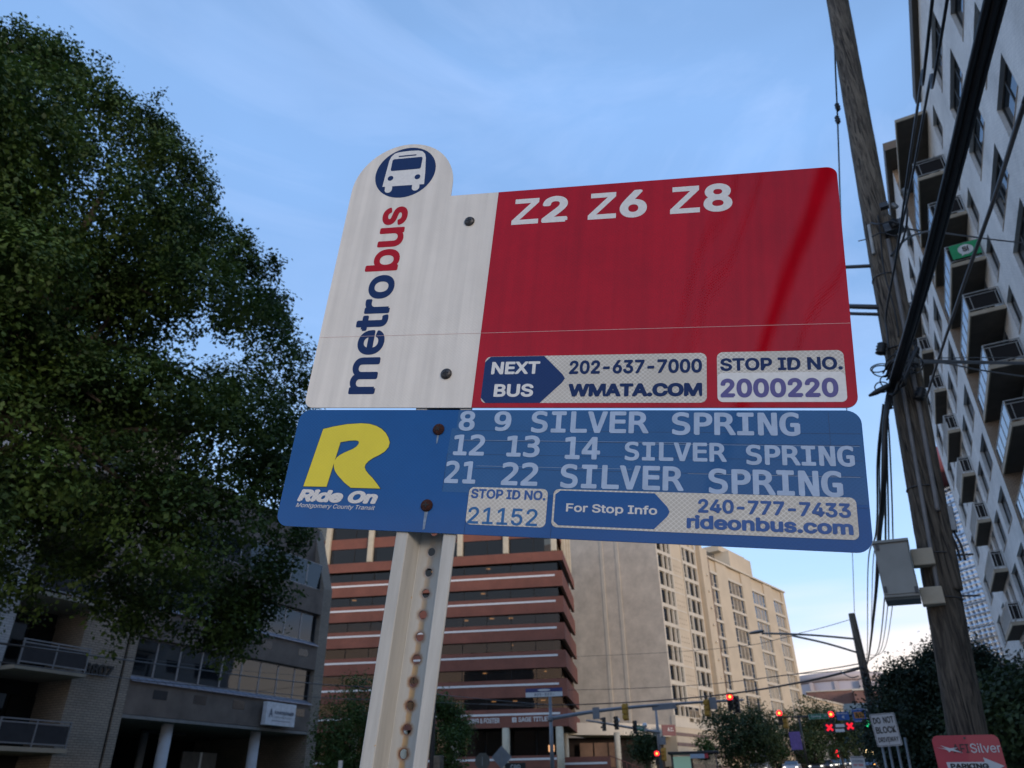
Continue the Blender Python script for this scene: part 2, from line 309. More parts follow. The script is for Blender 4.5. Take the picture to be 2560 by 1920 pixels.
BLO = sheeting('blue_overlay', (0.022, 0.10, 0.26), 0.2, coat=0.4, spec=.1, dirt=.15, lc=(0.09, 0.2, 0.45))
SAND = sheeting('white_net_sheeting', (0.50, 0.47, 0.41), 0.9, lc=(0.80, 0.78, 0.72), coat=.15, px=5.6, py=5.0)
YEL = sheeting('yellow_sheeting', (0.72, 0.60, 0.015), 0.10, coat=.3, dirt=.12)
PALE = mat('pale_blue_lettering', (0.36, 0.47, 0.64), 0.4, 0.08, 60)
OLIV = mat('dark_outline', (0.02, 0.035, 0.05), 0.5)
EDGE = mat('aluminium_edge', (0.35, 0.35, 0.36), 0.4, metal=.8)
sign = thing('bus_stop_sign', 'white and red bus stop plate with round bus emblem above the blue plate', 'sign', M=MS)
ride = thing('bus_stop_sign', 'blue bus stop plate with yellow R and pale lettering, below the red plate', 'sign', M=MS)
def outline_metro():
    p = []
    r = 12
    for k in range(7):
        t = R_(180 + 90 * k / 6); p.append((-176 + r * math.cos(t) + 0.0, 150 + r * math.sin(t)))
    for k in range(7):
        t = R_(270 + 90 * k / 6); p.append((462.5 + r * math.cos(t), 150.5 + r * math.sin(t)))
    for k in range(7):
        t = R_(90 * k / 6); p.append((462.5 + r * math.cos(t), 442.5 + r * math.sin(t)))
    p.append((-22.5, 455.5)); p.append((-22.8, 476))
    cx, cy, rx, ry = -100.3, 476, 77.6, 79
    for k in range(1, 28):
        t = math.pi * k / 28; p.append((cx + rx * math.cos(t), cy + ry * math.sin(t)))
    p.append((-177.9, 476)); p[0:7] = [(q[0] + 10.2, q[1]) for q in p[0:7]]
    return p
om = outline_metro(); om[0:7] = [(-178 + 12 + 12 * math.cos(R_(180 + 15 * k)), 150.3 + 12 * math.sin(R_(180 + 15 * k))) for k in range(7)]
def mmb(b): 
    b.v = [tuple(c * mm for c in p) for p in b.v]; return b
def part(b, name, m, parent): return mmb(b).build(name, m, parent)
def txt(body, box, m, parent, w, **k):
    me = text_mesh(body, [c for c in box], m, w=w, M=MMM, **k); return link('lettering', me, parent)
part(MB().prism(om, -2.0, 0.0), 'plate', WHT, sign)
BX = [(47, 138.45), *[q for q in om if q[0] > 450], (47, 455.3)]
part(flat(BX, 0.15), 'red_panel', RED, sign)
# emblem
def ell(cx, cy, rx, ry, n=48): return [(cx + rx * math.cos(2 * math.pi * k / n), cy + ry * math.sin(2 * math.pi * k / n)) for k in range(n)]
em = part(flat(ell(-98.3, 503.8, 46.5, 44.6), 0.2), 'emblem', NAVL, sign)
b = flat([(-130, 480.8), (-129, 500), (-127.2, 528), (-125, 535), (-120.5, 540), (-114, 541.8), (-98, 542.6), (-84, 541.8), (-77, 539.6), (-72.3, 534.5), (-70, 527), (-67, 500), (-65.6, 479.6), (-130, 480.8)][:-1], 0.35)
for cu in (-119.7, -77.8):
    q = flat([(cu - 6, 481), (cu - 5.6, 475)] + [(cu + 5.6 * math.cos(R_(a)), 475 + 5.6 * math.sin(R_(a))) for a in range(195, 346, 15)] + [(cu + 5.6, 475), (cu + 5.2, 480.4)], 0.36); b.raw(q.v, [f[::-1] for f in q.f])
part(b, 'bus_symbol', WHL, em)
b = flat(rrect(-122, 508, -75, 529.5, 3), 0.5)
q = flat(rrect(-113.5, 532.8, -85.5, 535.0, 1.0), 0.5); b.raw(q.v, q.f)
for cu, cv in ((-119.7, 495), (-77.8, 493.6)): q = flat(ell(cu, cv, 4.4, 4.4, 20), 0.5); b.raw(q.v, q.f)
part(b, 'bus_windows', NAVL, em)
txt('metro', (-127.5, 156.5, -82.6, 331.5), NAVL, sign, 0.2, bold=0.024, rot90=True)
txt('bus', (-131, 338, -82.2, 443.6), REDL, sign, 0.2, bold=0.024, rot90=True)
for zu, zv, dg in ((70.2, 399.6, '2'), (172.6, 399.8, '6'), (277, 400.2, '8')):
    part(flat([(zu, zv), (zu, zv + 6.6), (zu + 24.6, zv + 33.6), (zu + 2.6, zv + 33.6), (zu + 2.6, zv + 41), (zu + 35.4, zv + 41), (zu + 35.4, zv + 34.2), (zu + 10.8, zv + 7.4), (zu + 36.4, zv + 7.4), (zu + 36.4, zv)][::-1], 0.3), 'lettering', WHL, sign)
    txt(dg, (zu + 40.8, zv - (1.0 if dg != '2' else 0), zu + 75.4, zv + 42), WHL, sign, 0.3, bold=0.03)
pn = part(flat(rrect(57.5, 144.2, 320.2, 205.6, 7), 0.3), 'next_bus_panel', SAND, sign)
part(flat([(64, 144.2), (57.5, 151), (57.5, 198), (64, 205.3), (131, 205.3), (155, 181), (158.5, 175.3), (155, 169.5), (130.5, 144.2)][::-1], 0.45), 'navy_arrow', NAVY, pn)
txt('NEXT', (66.8, 181.6, 127, 198.2), WHL, pn, 0.6, bold=0.03); txt('BUS', (73, 151.8, 121.6, 168.8), WHL, pn, 0.6, bold=0.03)
txt('202-637-7000', (163, 180.6, 315.2, 198.4), NAVL, pn, 0.6, bold=0.03); txt('WMATA.COM', (163.6, 151.8, 315.2, 168.4), NAVL, pn, 0.6, bold=0.045)
ps = part(flat(rrect(331.5, 144.8, 464.2, 206, 7), 0.3), 'stop_id_panel', SAND, sign)
txt('STOP ID NO.', (335, 182.3, 462.3, 198.3), NAVL, ps, 0.45, bold=0.03)
part(flat(rrect(331.7, 144.8, 464.1, 180, 6), 0.5), 'number_sticker', WHL, ps)
txt('2000220', (335, 150, 456.2, 173), PUR, ps, 0.65, bold=0.035)
part(MB().box(-177.5, 238.6, 0.2, 473.5, 239.0, 0.32), 'film_seam', mat('seam', (0.70, 0.50, 0.47), .4), sign)
def screw(u, v, m, md, parent, rr=7.2):
    M = Matrix.Translation((u, v, 0.5))
    o = part(MB().lathe([(rr, 0), (rr, .6), (rr * .86, 2.2), (rr * .55, 3.4), (rr * .12, 3.8)], 24, M), 'screw', m, parent)
    a = random.random(); X = M @ Matrix.Rotation(a, 4, 'Z')
    part(MB().box(-3.4, -.75, 3.0, 3.4, .75, 4.0, X).box(-.75, -3.4, 2.99, .75, 3.4, 4.01, X), 'slot', md, o)
STE = mat('dull_steel', (0.09, 0.09, 0.095), 0.5, 0.35, 400, metal=.6); BLK = mat('black', (0.008, 0.008, 0.009), 0.6)
RST = mat('rusty_steel', (0.075, 0.018, 0.010), 0.85, 0.4, 500, 0.6, 900)
screw(10.9, 409.8, STE, BLK, sign); screw(9.0, 183.1, STE, BLK, sign)
# ride on plate
part(MB().prism(rrect(-181.5, -13.8, 476, 135.3, 15), -2.0, 0.0), 'plate', BLU, ride)
ov = part(flat([(31.7, 112), (31.7, 134.6), (462, 134.6), (468, 132.5), (472.6, 128), (475, 122), (475, 34), (24.4, 34), (24.6, 84.9), (26, 112)][::-1], 0.15), 'route_overlay', BLO, ride)
b = MB()
for x0, x1, y, h in ((33, 474, 109.0, .35), (36, 472, 96, .5), (25, 474, 79.5, .35), (60, 472, 62.5, .5), (54, 475.5, 30.5, .35)): b.box(x0, y, .25, x1, y + h, .32)
for x, y0, y1 in ((444, 95.8, 134), (155.3, -13.2, 40), (56.9, -13, 40), (24.5, 36, 80)): b.box(x, y0, .25, x + .35, y1, .32)
part(b, 'film_seams', mat('dark_seam', (0.015, 0.05, 0.14), .5), ov)
b = MB()
for x0, x1, y in ((40, 300, 96.9), (250, 472, 95.0), (62, 240, 65.6), (300, 470, 62)): b.box(x0, y, .33, x1, y + .35, .36)
part(b, 'film_scratches', mat('light_seam', (0.3, 0.4, 0.55), .5), ov)
Rp = [(-154.6, 35.3), (-143.9, 109.3), (-129.6, 112.9), (-112.3, 116.0), (-93.0, 117.3), (-82, 116.6), (-72, 113.8), (-64.5, 110.0), (-58.5, 105), (-54, 99), (-51, 92.8), (-51.6, 87), (-55.6, 81.2), (-61.5, 77), (-69.2, 72.9), (-74.5, 68.8), (-77.6, 64.8), (-78.2, 61.1), (-75.8, 57), (-71.0, 52.3), (-65.5, 48), (-61.0, 43.6), (-57, 39.6), (-53.3, 35.4), (-91.4, 35.3), (-101.3, 41.6), (-111.7, 50.4), (-116.4, 55.5), (-118.8, 60.3), (-120.0, 65.7), (-119.2, 69.5), (-117.3, 72.8), (-113.5, 76.2), (-108.8, 78.9), (-98.1, 83.9), (-94, 87), (-91.9, 90.3), (-91.7, 92.8), (-93.2, 94.3), (-96.5, 95), (-104.2, 94.6), (-116.5, 92.4), (-123.5, 35.6)]
# a thin dark outline around the yellow letter, then the letter itself
def grow(pts, d):
    n = len(pts); out = []
    for i in range(n):
        p0, p1, p2 = Vector(pts[i - 1]), Vector(pts[i]), Vector(pts[(i + 1) % n]); a = (p1 - p0).normalized(); c = (p2 - p1).normalized()
        nn = Vector((-(a.y + c.y), a.x + c.x)); nn = nn.normalized() / max(0.45, math.sqrt((1 + a.dot(c)) / 2 + 1e-6)); out.append((p1.x + nn.x * d, p1.y + nn.y * d))
    return out
part(flat(grow(Rp, 0.75)[::-1], 0.2), 'letter_outline', OLIV, ride)
part(flat(Rp[::-1], 0.4), 'yellow_letter', YEL, ride)
WN = sheeting('white_net_print', (0.60, 0.59, 0.57), 0.5, lc=(0.8, 0.8, 0.8), coat=.1)
txt('Ride On', (-159, 16.4, -54.2, 32), WN, ride, 0.4, bold=0.05, shear=0.2); txt('Montgomery County Transit', (-159, 8.0, -55.6, 14.6), WN, ride, 0.4, bold=0.005, shear=0.25)
M_ = dict(fnt=MONO, bold=0.022)
for s, bx in (('8', (34, 108.7, 53.9, 134)), ('9', (77.5, 108.7, 98.4, 133.6)), ('SILVER', (122.7, 107.0, 257.3, 134)), ('SPRING', (282.6, 105.8, 415.5, 132.8)),
              ('12', (31, 78.2, 69.4, 104.2)), ('13', (96, 77.3, 135.4, 103.6)), ('14', (164.4, 76, 204.6, 102.6)), ('SILVER', (231.9, 75.6, 340.3, 97.6)), ('SPRING', (360, 73.2, 466, 95.8)),
              ('21', (25.3, 44.4, 62.9, 71.5)), ('22', (93.6, 43.8, 135.9, 71)), ('SILVER', (161.8, 42.3, 295.7, 70.3)), ('SPRING', (321.3, 40.7, 452.8, 68.6))):
    txt(s, bx, PALE, ov, 0.4, **M_)
p2 = part(flat(rrect(57.2, -2.6, 148.9, 40.6, 6), 0.35), 'stop_id_panel', SAND, ride)
NB = mat('blue_print', (0.02, 0.09, 0.30), 0.4, .08, 100)
txt('STOP ID NO.', (60, 27.4, 146.8, 38.6), NB, p2, 0.5, bold=0.03); txt('21152', (59.2, -1.8, 139.6, 17.6), mat('cyan_print', (0.01, 0.13, 0.36), .4), p2, 0.5, bold=0.012)
p3 = part(flat(rrect(155.4, -1.6, 464, 41, 6), 0.35), 'stop_info_panel', SAND, ride)
part(flat([(163, 0.6), (157.6, 5), (157.6, 35), (163, 39.4), (265.6, 39.4), (279, 25), (281.5, 19.8), (279, 14.5), (265.4, 0.6)][::-1], 0.5), 'blue_arrow', BLU, p3)
txt('For Stop Info', (170.6, 13.6, 268.6, 25.6), WN, p3, 0.65, bold=0.02); txt('240-777-7433', (310.6, 19.9, 458.3, 35), NB, p3, 0.65, bold=0.03); txt('rideonbus.com', (299, 2.8, 459.2, 17.6), NB, p3, 0.65, bold=0.035)
screw(9.5, 110.0, RST, BLK, ride); screw(8.3, 17.1, RST, BLK, ride)
b = MB()
for u, v0, v1, wd in ((8.6, -11, 12, 2.2), (9.6, 92, 104, 1.4)): part(MB().poly([(u - wd * .6, v0, .3), (u + wd * .5, v0 + 1, .3), (u + wd, v1, .3), (u - wd, v1, .3)]), 'run_stain', mat('run_stain', (0.20, 0.27, 0.38), .7, .25, 200), ride)
# the perforated U channel post
def rust_mat():
    m, t, b = new_mat('galvanised_paint'); tcn = N(t, 'ShaderNodeTexCoord'); s = N(t, 'ShaderNodeSeparateXYZ'); L(t, tcn.outputs['Object'], s.inputs[0])
    # distance to the nearest hole, in the post's own frame (holes every 23.4 mm down the middle)
    q = N(t, 'ShaderNodeMath', operation='SUBTRACT'); L(t, s.outputs[1], q.inputs[0]); q.inputs[1].default_value = HV0
    md = N(t, 'ShaderNodeMath', operation='FLOORED_MODULO'); L(t, q.outputs[0], md.inputs[0]); md.inputs[1].default_value = HP
    c0 = N(t, 'ShaderNodeMath', operation='SUBTRACT'); L(t, md.outputs[0], c0.inputs[0]); c0.inputs[1].default_value = HP * .5
    x0 = N(t, 'ShaderNodeMath', operation='SUBTRACT'); L(t, s.outputs[0], x0.inputs[0]); x0.inputs[1].default_value = 0.0105
    cc = N(t, 'ShaderNodeCombineXYZ'); L(t, x0.outputs[0], cc.inputs[0]); L(t, c0.outputs[0], cc.inputs[1]); ln = N(t, 'ShaderNodeVectorMath', operation='LENGTH'); L(t, cc.outputs[0], ln.inputs[0])
    n = N(t, 'ShaderNodeTexNoise', Scale=260.0, Detail=6.0, Roughness=0.7); L(t, tcn.outputs['Object'], n.inputs['Vector'])
    dd = N(t, 'ShaderNodeMath', operation='MULTIPLY_ADD'); L(t, n.outputs[0], dd.inputs[0]); dd.inputs[1].default_value = -0.005; L(t, ln.outputs['Value'], dd.inputs[2])
    ring = N(t, 'ShaderNodeMapRange', interpolation_type='SMOOTHSTEP'); ring.inputs['From Min'].default_value = 0.0016; ring.inputs['From Max'].default_value = 0.0072; ring.inputs['To Min'].default_value = 1; ring.inputs['To Max'].default_value = 0; L(t, dd.outputs[0], ring.inputs[0])
    # run-down below each hole
    ax = N(t, 'ShaderNodeMath', operation='ABSOLUTE'); L(t, x0.outputs[0], ax.inputs[0]); nx = N(t, 'ShaderNodeMath', operation='MULTIPLY_ADD'); L(t, n.outputs[0], nx.inputs[0]); nx.inputs[1].default_value = -0.0035; L(t, ax.outputs[0], nx.inputs[2])
    run = N(t, 'ShaderNodeMapRange', interpolation_type='SMOOTHSTEP'); run.inputs['From Min'].default_value = 0.0; run.inputs['From Max'].default_value = 0.0032; run.inputs['To Min'].default_value = 0.75; run.inputs['To Max'].default_value = 0; L(t, nx.outputs[0], run.inputs[0])
    mxm = N(t, 'ShaderNodeMath', operation='MAXIMUM'); L(t, ring.outputs[0], mxm.inputs[0]); L(t, run.outputs[0], mxm.inputs[1])
    # only the web rusts, and the lower holes more than the upper ones
    dep = N(t, 'ShaderNodeMath', operation='LESS_THAN'); L(t, s.outputs[2], dep.inputs[0]); dep.inputs[1].default_value = -0.025
    hgt = N(t, 'ShaderNodeMapRange'); hgt.inputs['From Min'].default_value = -0.01; hgt.inputs['From Max'].default_value = -0.16; hgt.inputs['To Min'].default_value = 0.25; hgt.inputs['To Max'].default_value = 1.0; L(t, s.outputs[1], hgt.inputs[0])
    mA = N(t, 'ShaderNodeMath', operation='MULTIPLY'); L(t, mxm.outputs[0], mA.inputs[0]); L(t, dep.outputs[0], mA.inputs[1])
    mB = N(t, 'ShaderNodeMath', operation='MULTIPLY'); L(t, mA.outputs[0], mB.inputs[0]); L(t, hgt.outputs[0], mB.inputs[1])
    # scattered chips
    n4 = N(t, 'ShaderNodeTexNoise', Scale=70.0, Detail=3.0, Roughness=0.6); L(t, tcn.outputs['Object'], n4.inputs['Vector']); chip = N(t, 'ShaderNodeMapRange'); chip.inputs['From Min'].default_value = .71; chip.inputs['From Max'].default_value = .76; chip.inputs['To Max'].default_value = .8; L(t, n4.outputs[0], chip.inputs[0])
    mC = N(t, 'ShaderNodeMath', operation='MAXIMUM'); L(t, mB.outputs[0], mC.inputs[0]); L(t, chip.outputs[0], mC.inputs[1])
    n5 = N(t, 'ShaderNodeTexNoise', Scale=5.0, Detail=8.0, Roughness=0.7); mp5 = N(t, 'ShaderNodeMapping'); mp5.inputs['Scale'].default_value = (14, 1.2, 14); L(t, tcn.outputs['Object'], mp5.inputs[0]); L(t, mp5.outputs[0], n5.inputs['Vector'])
    cr = N(t, 'ShaderNodeMix', data_type='RGBA'); L(t, n5.outputs[0], cr.inputs[0]); cr.inputs[6].default_value = (0.27, 0.265, 0.24, 1); cr.inputs[7].default_value = (0.62, 0.61, 0.565, 1)
    rr_ = N(t, 'ShaderNodeMix', data_type='RGBA'); L(t, ring.outputs[0], rr_.inputs[0]); rr_.inputs[6].default_value = (0.46, 0.25, 0.06, 1); rr_.inputs[7].default_value = (0.15, 0.05, 0.015, 1)
    fin = N(t, 'ShaderNodeMix', data_type='RGBA'); L(t, mC.outputs[0], fin.inputs[0]); L(t, cr.outputs[2], fin.inputs[6]); L(t, rr_.outputs[2], fin.inputs[7]); L(t, fin.outputs[2], b.inputs['Base Color'])
    b.inputs['Roughness'].default_value = 0.5
    nb = N(t, 'ShaderNodeTexNoise', Scale=900.0, Detail=3.0); L(t, tcn.outputs['Object'], nb.inputs['Vector']); bp = N(t, 'ShaderNodeBump', Strength=.25, Distance=.0006); L(t, nb.outputs[0], bp.inputs['Height']); L(t, bp.outputs[0], b.inputs['Normal'])
    return m
HP = 0.0234; HV0 = -0.0301 - 0.0234 * 40.5
# hole centres sit at HV0 + HP*(k+.5)
post = thing('sign_post', 'pale painted steel sign post with a row of rusty holes, carrying both bus signs', 'sign post', M=MS)
def build_post():
    b = MB(); TW = 2.6; D = -28.6
    v0, v1 = -1925.0, 458.0
    web0, web1 = -4.5, 25.5; cu = 10.5; rr = 4.75; hp = HP * 1000; hv = HV0 * 1000
    k0 = int(math.ceil((v0 - hv) / hp)); k1 = int((v1 - hv) / hp)
    seg = 24
    for k in range(k0, k1):
        a, c = hv + hp * k, hv + hp * (k + 1); cv = (a + c) / 2
        circ = [(cu + rr * math.cos(2 * math.pi * (j + .5) / seg), cv + rr * math.sin(2 * math.pi * (j + .5) / seg)) for j in range(seg)]
        rect = []
        for j in range(seg):
            t = 2 * math.pi * (j + .5) / seg; ct, st = math.cos(t), math.sin(t); hw, hh = (web1 - web0) / 2, hp / 2
            s = min(hw / abs(ct) if abs(ct) > 1e-9 else 1e9, hh / abs(st) if abs(st) > 1e-9 else 1e9); rect.append((cu + s * ct, cv + s * st))
        # snap the four rays nearest the corners to the corners
        for cx, cy in ((web0, a), (web1, a), (web1, c), (web0, c)):
            j = min(range(seg), key=lambda q: (rect[q][0] - cx) ** 2 + (rect[q][1] - cy) ** 2); rect[j] = (cx, cy)
        for j in range(seg):
            j2 = (j + 1) % seg
            b.poly([(*circ[j], D), (*rect[j], D), (*rect[j2], D), (*circ[j2], D)])
            b.poly([(*circ[j2], D - TW), (*rect[j2], D - TW), (*rect[j], D - TW), (*circ[j], D - TW)])
            b.poly([(*circ[j], D - TW), (*circ[j], D), (*circ[j2], D), (*circ[j2], D - TW)])
    lo, hi = hv + hp * k0, hv + hp * k1
    # side walls and flanges (profile swept along the post)
    def sweep(prof, smooth=False):
        n = len(prof); vs = [(x, lo, z) for x, z in prof] + [(x, hi, z) for x, z in prof]
        fs = [tuple(range(n)), tuple(range(2 * n - 1, n - 1, -1))] + [(i, n + i, n + (i + 1) % n, (i + 1) % n) for i in range(n)]
        b.raw(vs, fs)
    sweep([(-4.5, D), (-5.2, D + .6), (-10.6, -3.6), (-11.6, -2.7), (-24.6, -2.7), (-25.4, -3.4), (-25.4, -6), (-24.2, -6), (-13.4, -5.4), (-7.4, D - TW), (-4.5, D - TW)])
    sweep([(25.5, D), (25.5, D - TW), (28.4, D - TW), (34.4, -5.4), (45.2, -6), (46.4, -6), (46.4, -3.4), (45.6, -2.7), (32.6, -2.7), (31.6, -3.6), (26.2, D + .6)])
    bm = bmesh.new(); b2 = mmb(b); me = b2.mesh('channel', rust_mat()); bm.from_mesh(me); bmesh.ops.remove_doubles(bm, verts=bm.verts, dist=1e-6); bmesh.ops.recalc_face_normals(bm, faces=bm.faces); bm.to_mesh(me); bm.free()
    link('channel', me, post)
build_post()
for v in (409.8, 183.1, 110.0, 17.1): part(MB().tube([(10, v, -26.5), (10, v, -2.2)], 3.2, 10), 'bolt', STE, post)
# ---------------------------------------------------------------- vegetation
def depth0(p): return -(Vector((RC[0][2], RC[1][2], RC[2][2])).dot(Vector(p) - Vector((0, 0, EYE))))
def leaf_mat(name, c1, c2, tr=0.25):
    m, t, b = new_mat(name); g = N(t, 'ShaderNodeNewGeometry'); mx = N(t, 'ShaderNodeMix', data_type='RGBA')
    tcn = N(t, 'ShaderNodeTexCoord'); n = N(t, 'ShaderNodeTexNoise', Scale=0.9, Detail=2.0); L(t, tcn.outputs['Object'], n.inputs['Vector'])
    a = N(t, 'ShaderNodeMath', operation='MULTIPLY_ADD'); L(t, g.outputs['Random Per Island'], a.inputs[0]); a.inputs[1].default_value = 0.28
    mr = N(t, 'ShaderNodeMapRange'); mr.inputs['From Min'].default_value = .35; mr.inputs['From Max'].default_value = .65; mr.inputs['To Min'].default_value = 0; mr.inputs['To Max'].default_value = .7; L(t, n.outputs[0], mr.inputs[0]); L(t, mr.outputs[0], a.inputs[2])
    L(t, a.outputs[0], mx.inputs[0]); mx.inputs[6].default_value = (*c1, 1); mx.inputs[7].default_value = (*c2, 1)
    L(t, mx.outputs[2], b.inputs['Base Color']); b.inputs['Roughness'].default_value = 0.6; b.inputs['Specular IOR Level'].default_value = .3
    tl = N(t, 'ShaderNodeBsdfTranslucent'); L(t, mx.outputs[2], tl.inputs[0]); ms = N(t, 'ShaderNodeMixShader'); ms.inputs[0].default_value = tr
    L(t, b.outputs[0], ms.inputs[1]); L(t, tl.outputs[0], ms.inputs[2]); L(t, ms.outputs[0], t.nodes['Material Output'].inputs[0]); MATS[name] = m; return m
def leaves_mesh(name, blobs, count, size, m, per=9, spread=0.3, up=0.3, inner=0.55, flat_=0.42, origin=(0, 0, 0)):
    """leaf sprays: clusters of small pointed leaves set through the shells of many boughs"""
    B = np.array([[*b[:3], b[3], (b[4] if len(b) > 4 else 0.8)] for b in blobs]); wgt = B[:, 3] ** 2; wgt /= wgt.sum(); nc = count // per
    idx = rng.choice(len(B), nc, p=wgt); d = rng.normal(size=(nc, 3)); d[:, 2] += up; d /= np.linalg.norm(d, axis=1)[:, None]
    rad = B[idx, 3] * (inner + (1.06 - inner) * rng.random(nc) ** 0.6); c = B[idx, :3] + d * rad[:, None] * np.stack([np.ones(nc), np.ones(nc), B[idx, 4]], 1)
    # twigs reach outwards
    t = rng.normal(size=(nc, 3)) * .5 + d; t /= np.linalg.norm(t, axis=1)[:, None]
    k = np.repeat(np.arange(nc), per); n = len(k); s = rng.uniform(-1, 1, n)
    p = c[k] + t[k] * (s * spread)[:, None] + rng.normal(size=(n, 3)) * spread * .38
    a = t[k] + rng.normal(size=(n, 3)) * .7; a /= np.linalg.norm(a, axis=1)[:, None]
    nz = rng.normal(size=(n, 3)) * flat_ + d[k] * .75; nz[:, 2] += .55; a = a - nz * (np.sum(a * nz, 1) / np.sum(nz * nz, 1))[:, None] * .8; a /= np.linalg.norm(a, axis=1)[:, None]; b = np.cross(a, nz); b /= np.linalg.norm(b, axis=1)[:, None] + 1e-9
    L_ = size * rng.uniform(.6, 1.25, n); W = L_ * rng.uniform(.3, .48, n); up_ = np.cross(b, a)
    v = np.empty((n, 4, 3)); v[:, 0] = p - a * (L_ * .5)[:, None]; v[:, 1] = p + b * W[:, None] * .8 + up_ * (W * .25)[:, None]; v[:, 2] = p + a * (L_ * .5)[:, None]; v[:, 3] = p - b * W[:, None] * .8 + up_ * (W * .25)[:, None]
    v = v.reshape(-1, 3) - np.array(origin)
    me = bpy.data.meshes.new(name); me.vertices.add(4 * n); me.vertices.foreach_set('co', v.ravel()); me.loops.add(4 * n); me.loops.foreach_set('vertex_index', np.arange(4 * n, dtype=np.int32))
    me.polygons.add(n); me.polygons.foreach_set('loop_start', np.arange(0, 4 * n, 4, dtype=np.int32)); me.polygons.foreach_set('loop_total', np.full(n, 4, dtype=np.int32)); me.materials.append(m); me.update(); me.validate(); return me
bark = mat('bark', (0.07, 0.055, 0.042), 0.95, 0.3, 6, 1.0, 30)
def limb(a, b_, r0, r1, sag=0.15, n=7):
    a, b_ = Vector(a), Vector(b_); off = Vector((random.uniform(-1, 1), random.uniform(-1, 1), random.uniform(0, 1))) * (b_ - a).length * sag
    return [a.lerp(b_, t / (n - 1)) + off * math.sin(math.pi * t / (n - 1)) for t in range(n)], [r0 + (r1 - r0) * t / (n - 1) for t in range(n)]
def tree(name, label, base, blobs, count, size, m, group=None, trunk_r=0.3, fork=0.4, per=9, spread=.3, cat='tree', stems=1, limbs=16, **kw):
    base = Vector(base); t = thing(name, label, cat, base, group=group)
    top = max(b[2] for b in blobs); cx = sum(b[0] * b[3] for b in blobs) / sum(b[3] for b in blobs); cy = sum(b[1] * b[3] for b in blobs) / sum(b[3] for b in blobs)
    fk = Vector((base.x + (cx - base.x) * fork, base.y + (cy - base.y) * fork, base.z + (top - base.z) * fork)); b = MB()
    for k in range(stems):
        o = Vector((random.uniform(-1, 1), random.uniform(-1, 1), 0)) * trunk_r * (stems > 1) * 3
        pth, rs = limb(base + o * .3, fk + o, trunk_r, trunk_r * .6, .04); b.tube([p - base for p in pth], rs, 10)
        pth, rs = limb(fk + o, Vector((cx, cy, top * .55 + fk.z * .45)) + o, trunk_r * .6, trunk_r * .12, .04); b.tube([p - base for p in pth], rs, 8)
    for q in sorted(blobs, key=lambda q: -q[3])[:limbs]:
        s = fk.lerp(Vector((cx, cy, top)), random.uniform(0, .5)); pth, rs = limb(s, s.lerp(Vector(q[:3]), .86), trunk_r * .34, trunk_r * .05, .12); b.tube([p - base for p in pth], rs, 6)
    b.build('trunk', bark, t)
    me = leaves_mesh('crown', blobs, count, size, m, per=per, spread=spread, origin=base, **kw); o = link('crown', me, t); o['kind'] = 'stuff'
    return t
def crown(cx, cy, z0, z1, r, n, rb=(0.28, 0.45), sq=0.8):
    """boughs packed in an uneven ellipsoid"""
    out = []; zc = (z0 + z1) / 2; h = (z1 - z0) / 2
    for k in range(n):
        while True:
            p = [random.uniform(-1, 1) for _ in range(3)]; l = math.sqrt(sum(v * v for v in p))
            if 0.25 < l < 1: break
        rr = r * random.uniform(*rb); f = 0.82
        out.append((cx + p[0] * (r - rr * .6) * f, cy + p[1] * (r - rr * .6) * f, zc + p[2] * (h - rr * .6), rr, sq))
    return out
LF1 = leaf_mat('oak_leaves', (0.010, 0.030, 0.010), (0.078, 0.135, 0.026), .28)
LF2 = leaf_mat('street_leaves', (0.016, 0.032, 0.012), (0.05, 0.075, 0.022))
LF3 = leaf_mat('juniper_needles', (0.010, 0.022, 0.015), (0.030, 0.050, 0.026), .1)
LF4 = leaf_mat('young_leaves', (0.03, 0.065, 0.014), (0.09, 0.14, 0.03), .3)
# the great tree on the far side of the road
bl = []
EDGE = [(-60, 40), (10, 62), (82, 48), (140, 84), (183, 118), (229, 150), (270, 176), (309, 224), (366, 238), (415, 270), (441, 300), (455, 337), (501, 376), (535, 429), (556, 480), (553, 530), (514, 572), (579, 556), (620, 566), (634, 612), (660, 648), (694, 677), (723, 742), (745, 800), (785, 881),
        (800, 960), (806, 1050), (800, 1140), (786, 1230), (778, 1340), (757, 1400), (742, 1450), (728, 1505), (692, 1536), (660, 1580), (626, 1590), (618, 1645), (570, 1682), (532, 1660), (538, 1612), (468, 1598), (407, 1562), (346, 1575), (315, 1612), (281, 1605), (232, 1556), (190, 1500), (120, 1480), (60, 1540), (-20, 1545)]
def off_edge(i, r_px):
    a, c = Vector(EDGE[max(i - 2, 0)]), Vector(EDGE[min(i + 2, len(EDGE) - 1)]); t = (c - a).normalized(); nrm = Vector((-t.y, t.x)); return Vector(EDGE[i]) + nrm * r_px
for i in range(len(EDGE)):
    for r_px in (random.uniform(20, 48), random.uniform(55, 100)):
        c = off_edge(i, r_px * 1.0 + (10 if i < 24 else 6)); d = 18.5 + random.uniform(-.8, .8) - (1.0 if c.x < 300 else 0); p = at(c.x, c.y, d); rr = r_px * depth0(p) / FPX * .93
        bl.append((p.x, p.y, p.z, rr, .82))
for k in range(60):       # ragged sprays standing out of the outline
    i = random.randrange(len(EDGE)); c = off_edge(i, random.uniform(-8, 12)) + Vector((random.uniform(-30, 30), random.uniform(-30, 30))); c = c if (c - off_edge(i, 40)).length < 62 else off_edge(i, 6)
    p = at(c.x, c.y, 18.4); bl.append((p.x, p.y, p.z, random.uniform(10, 24) * depth0(p) / FPX, .9))
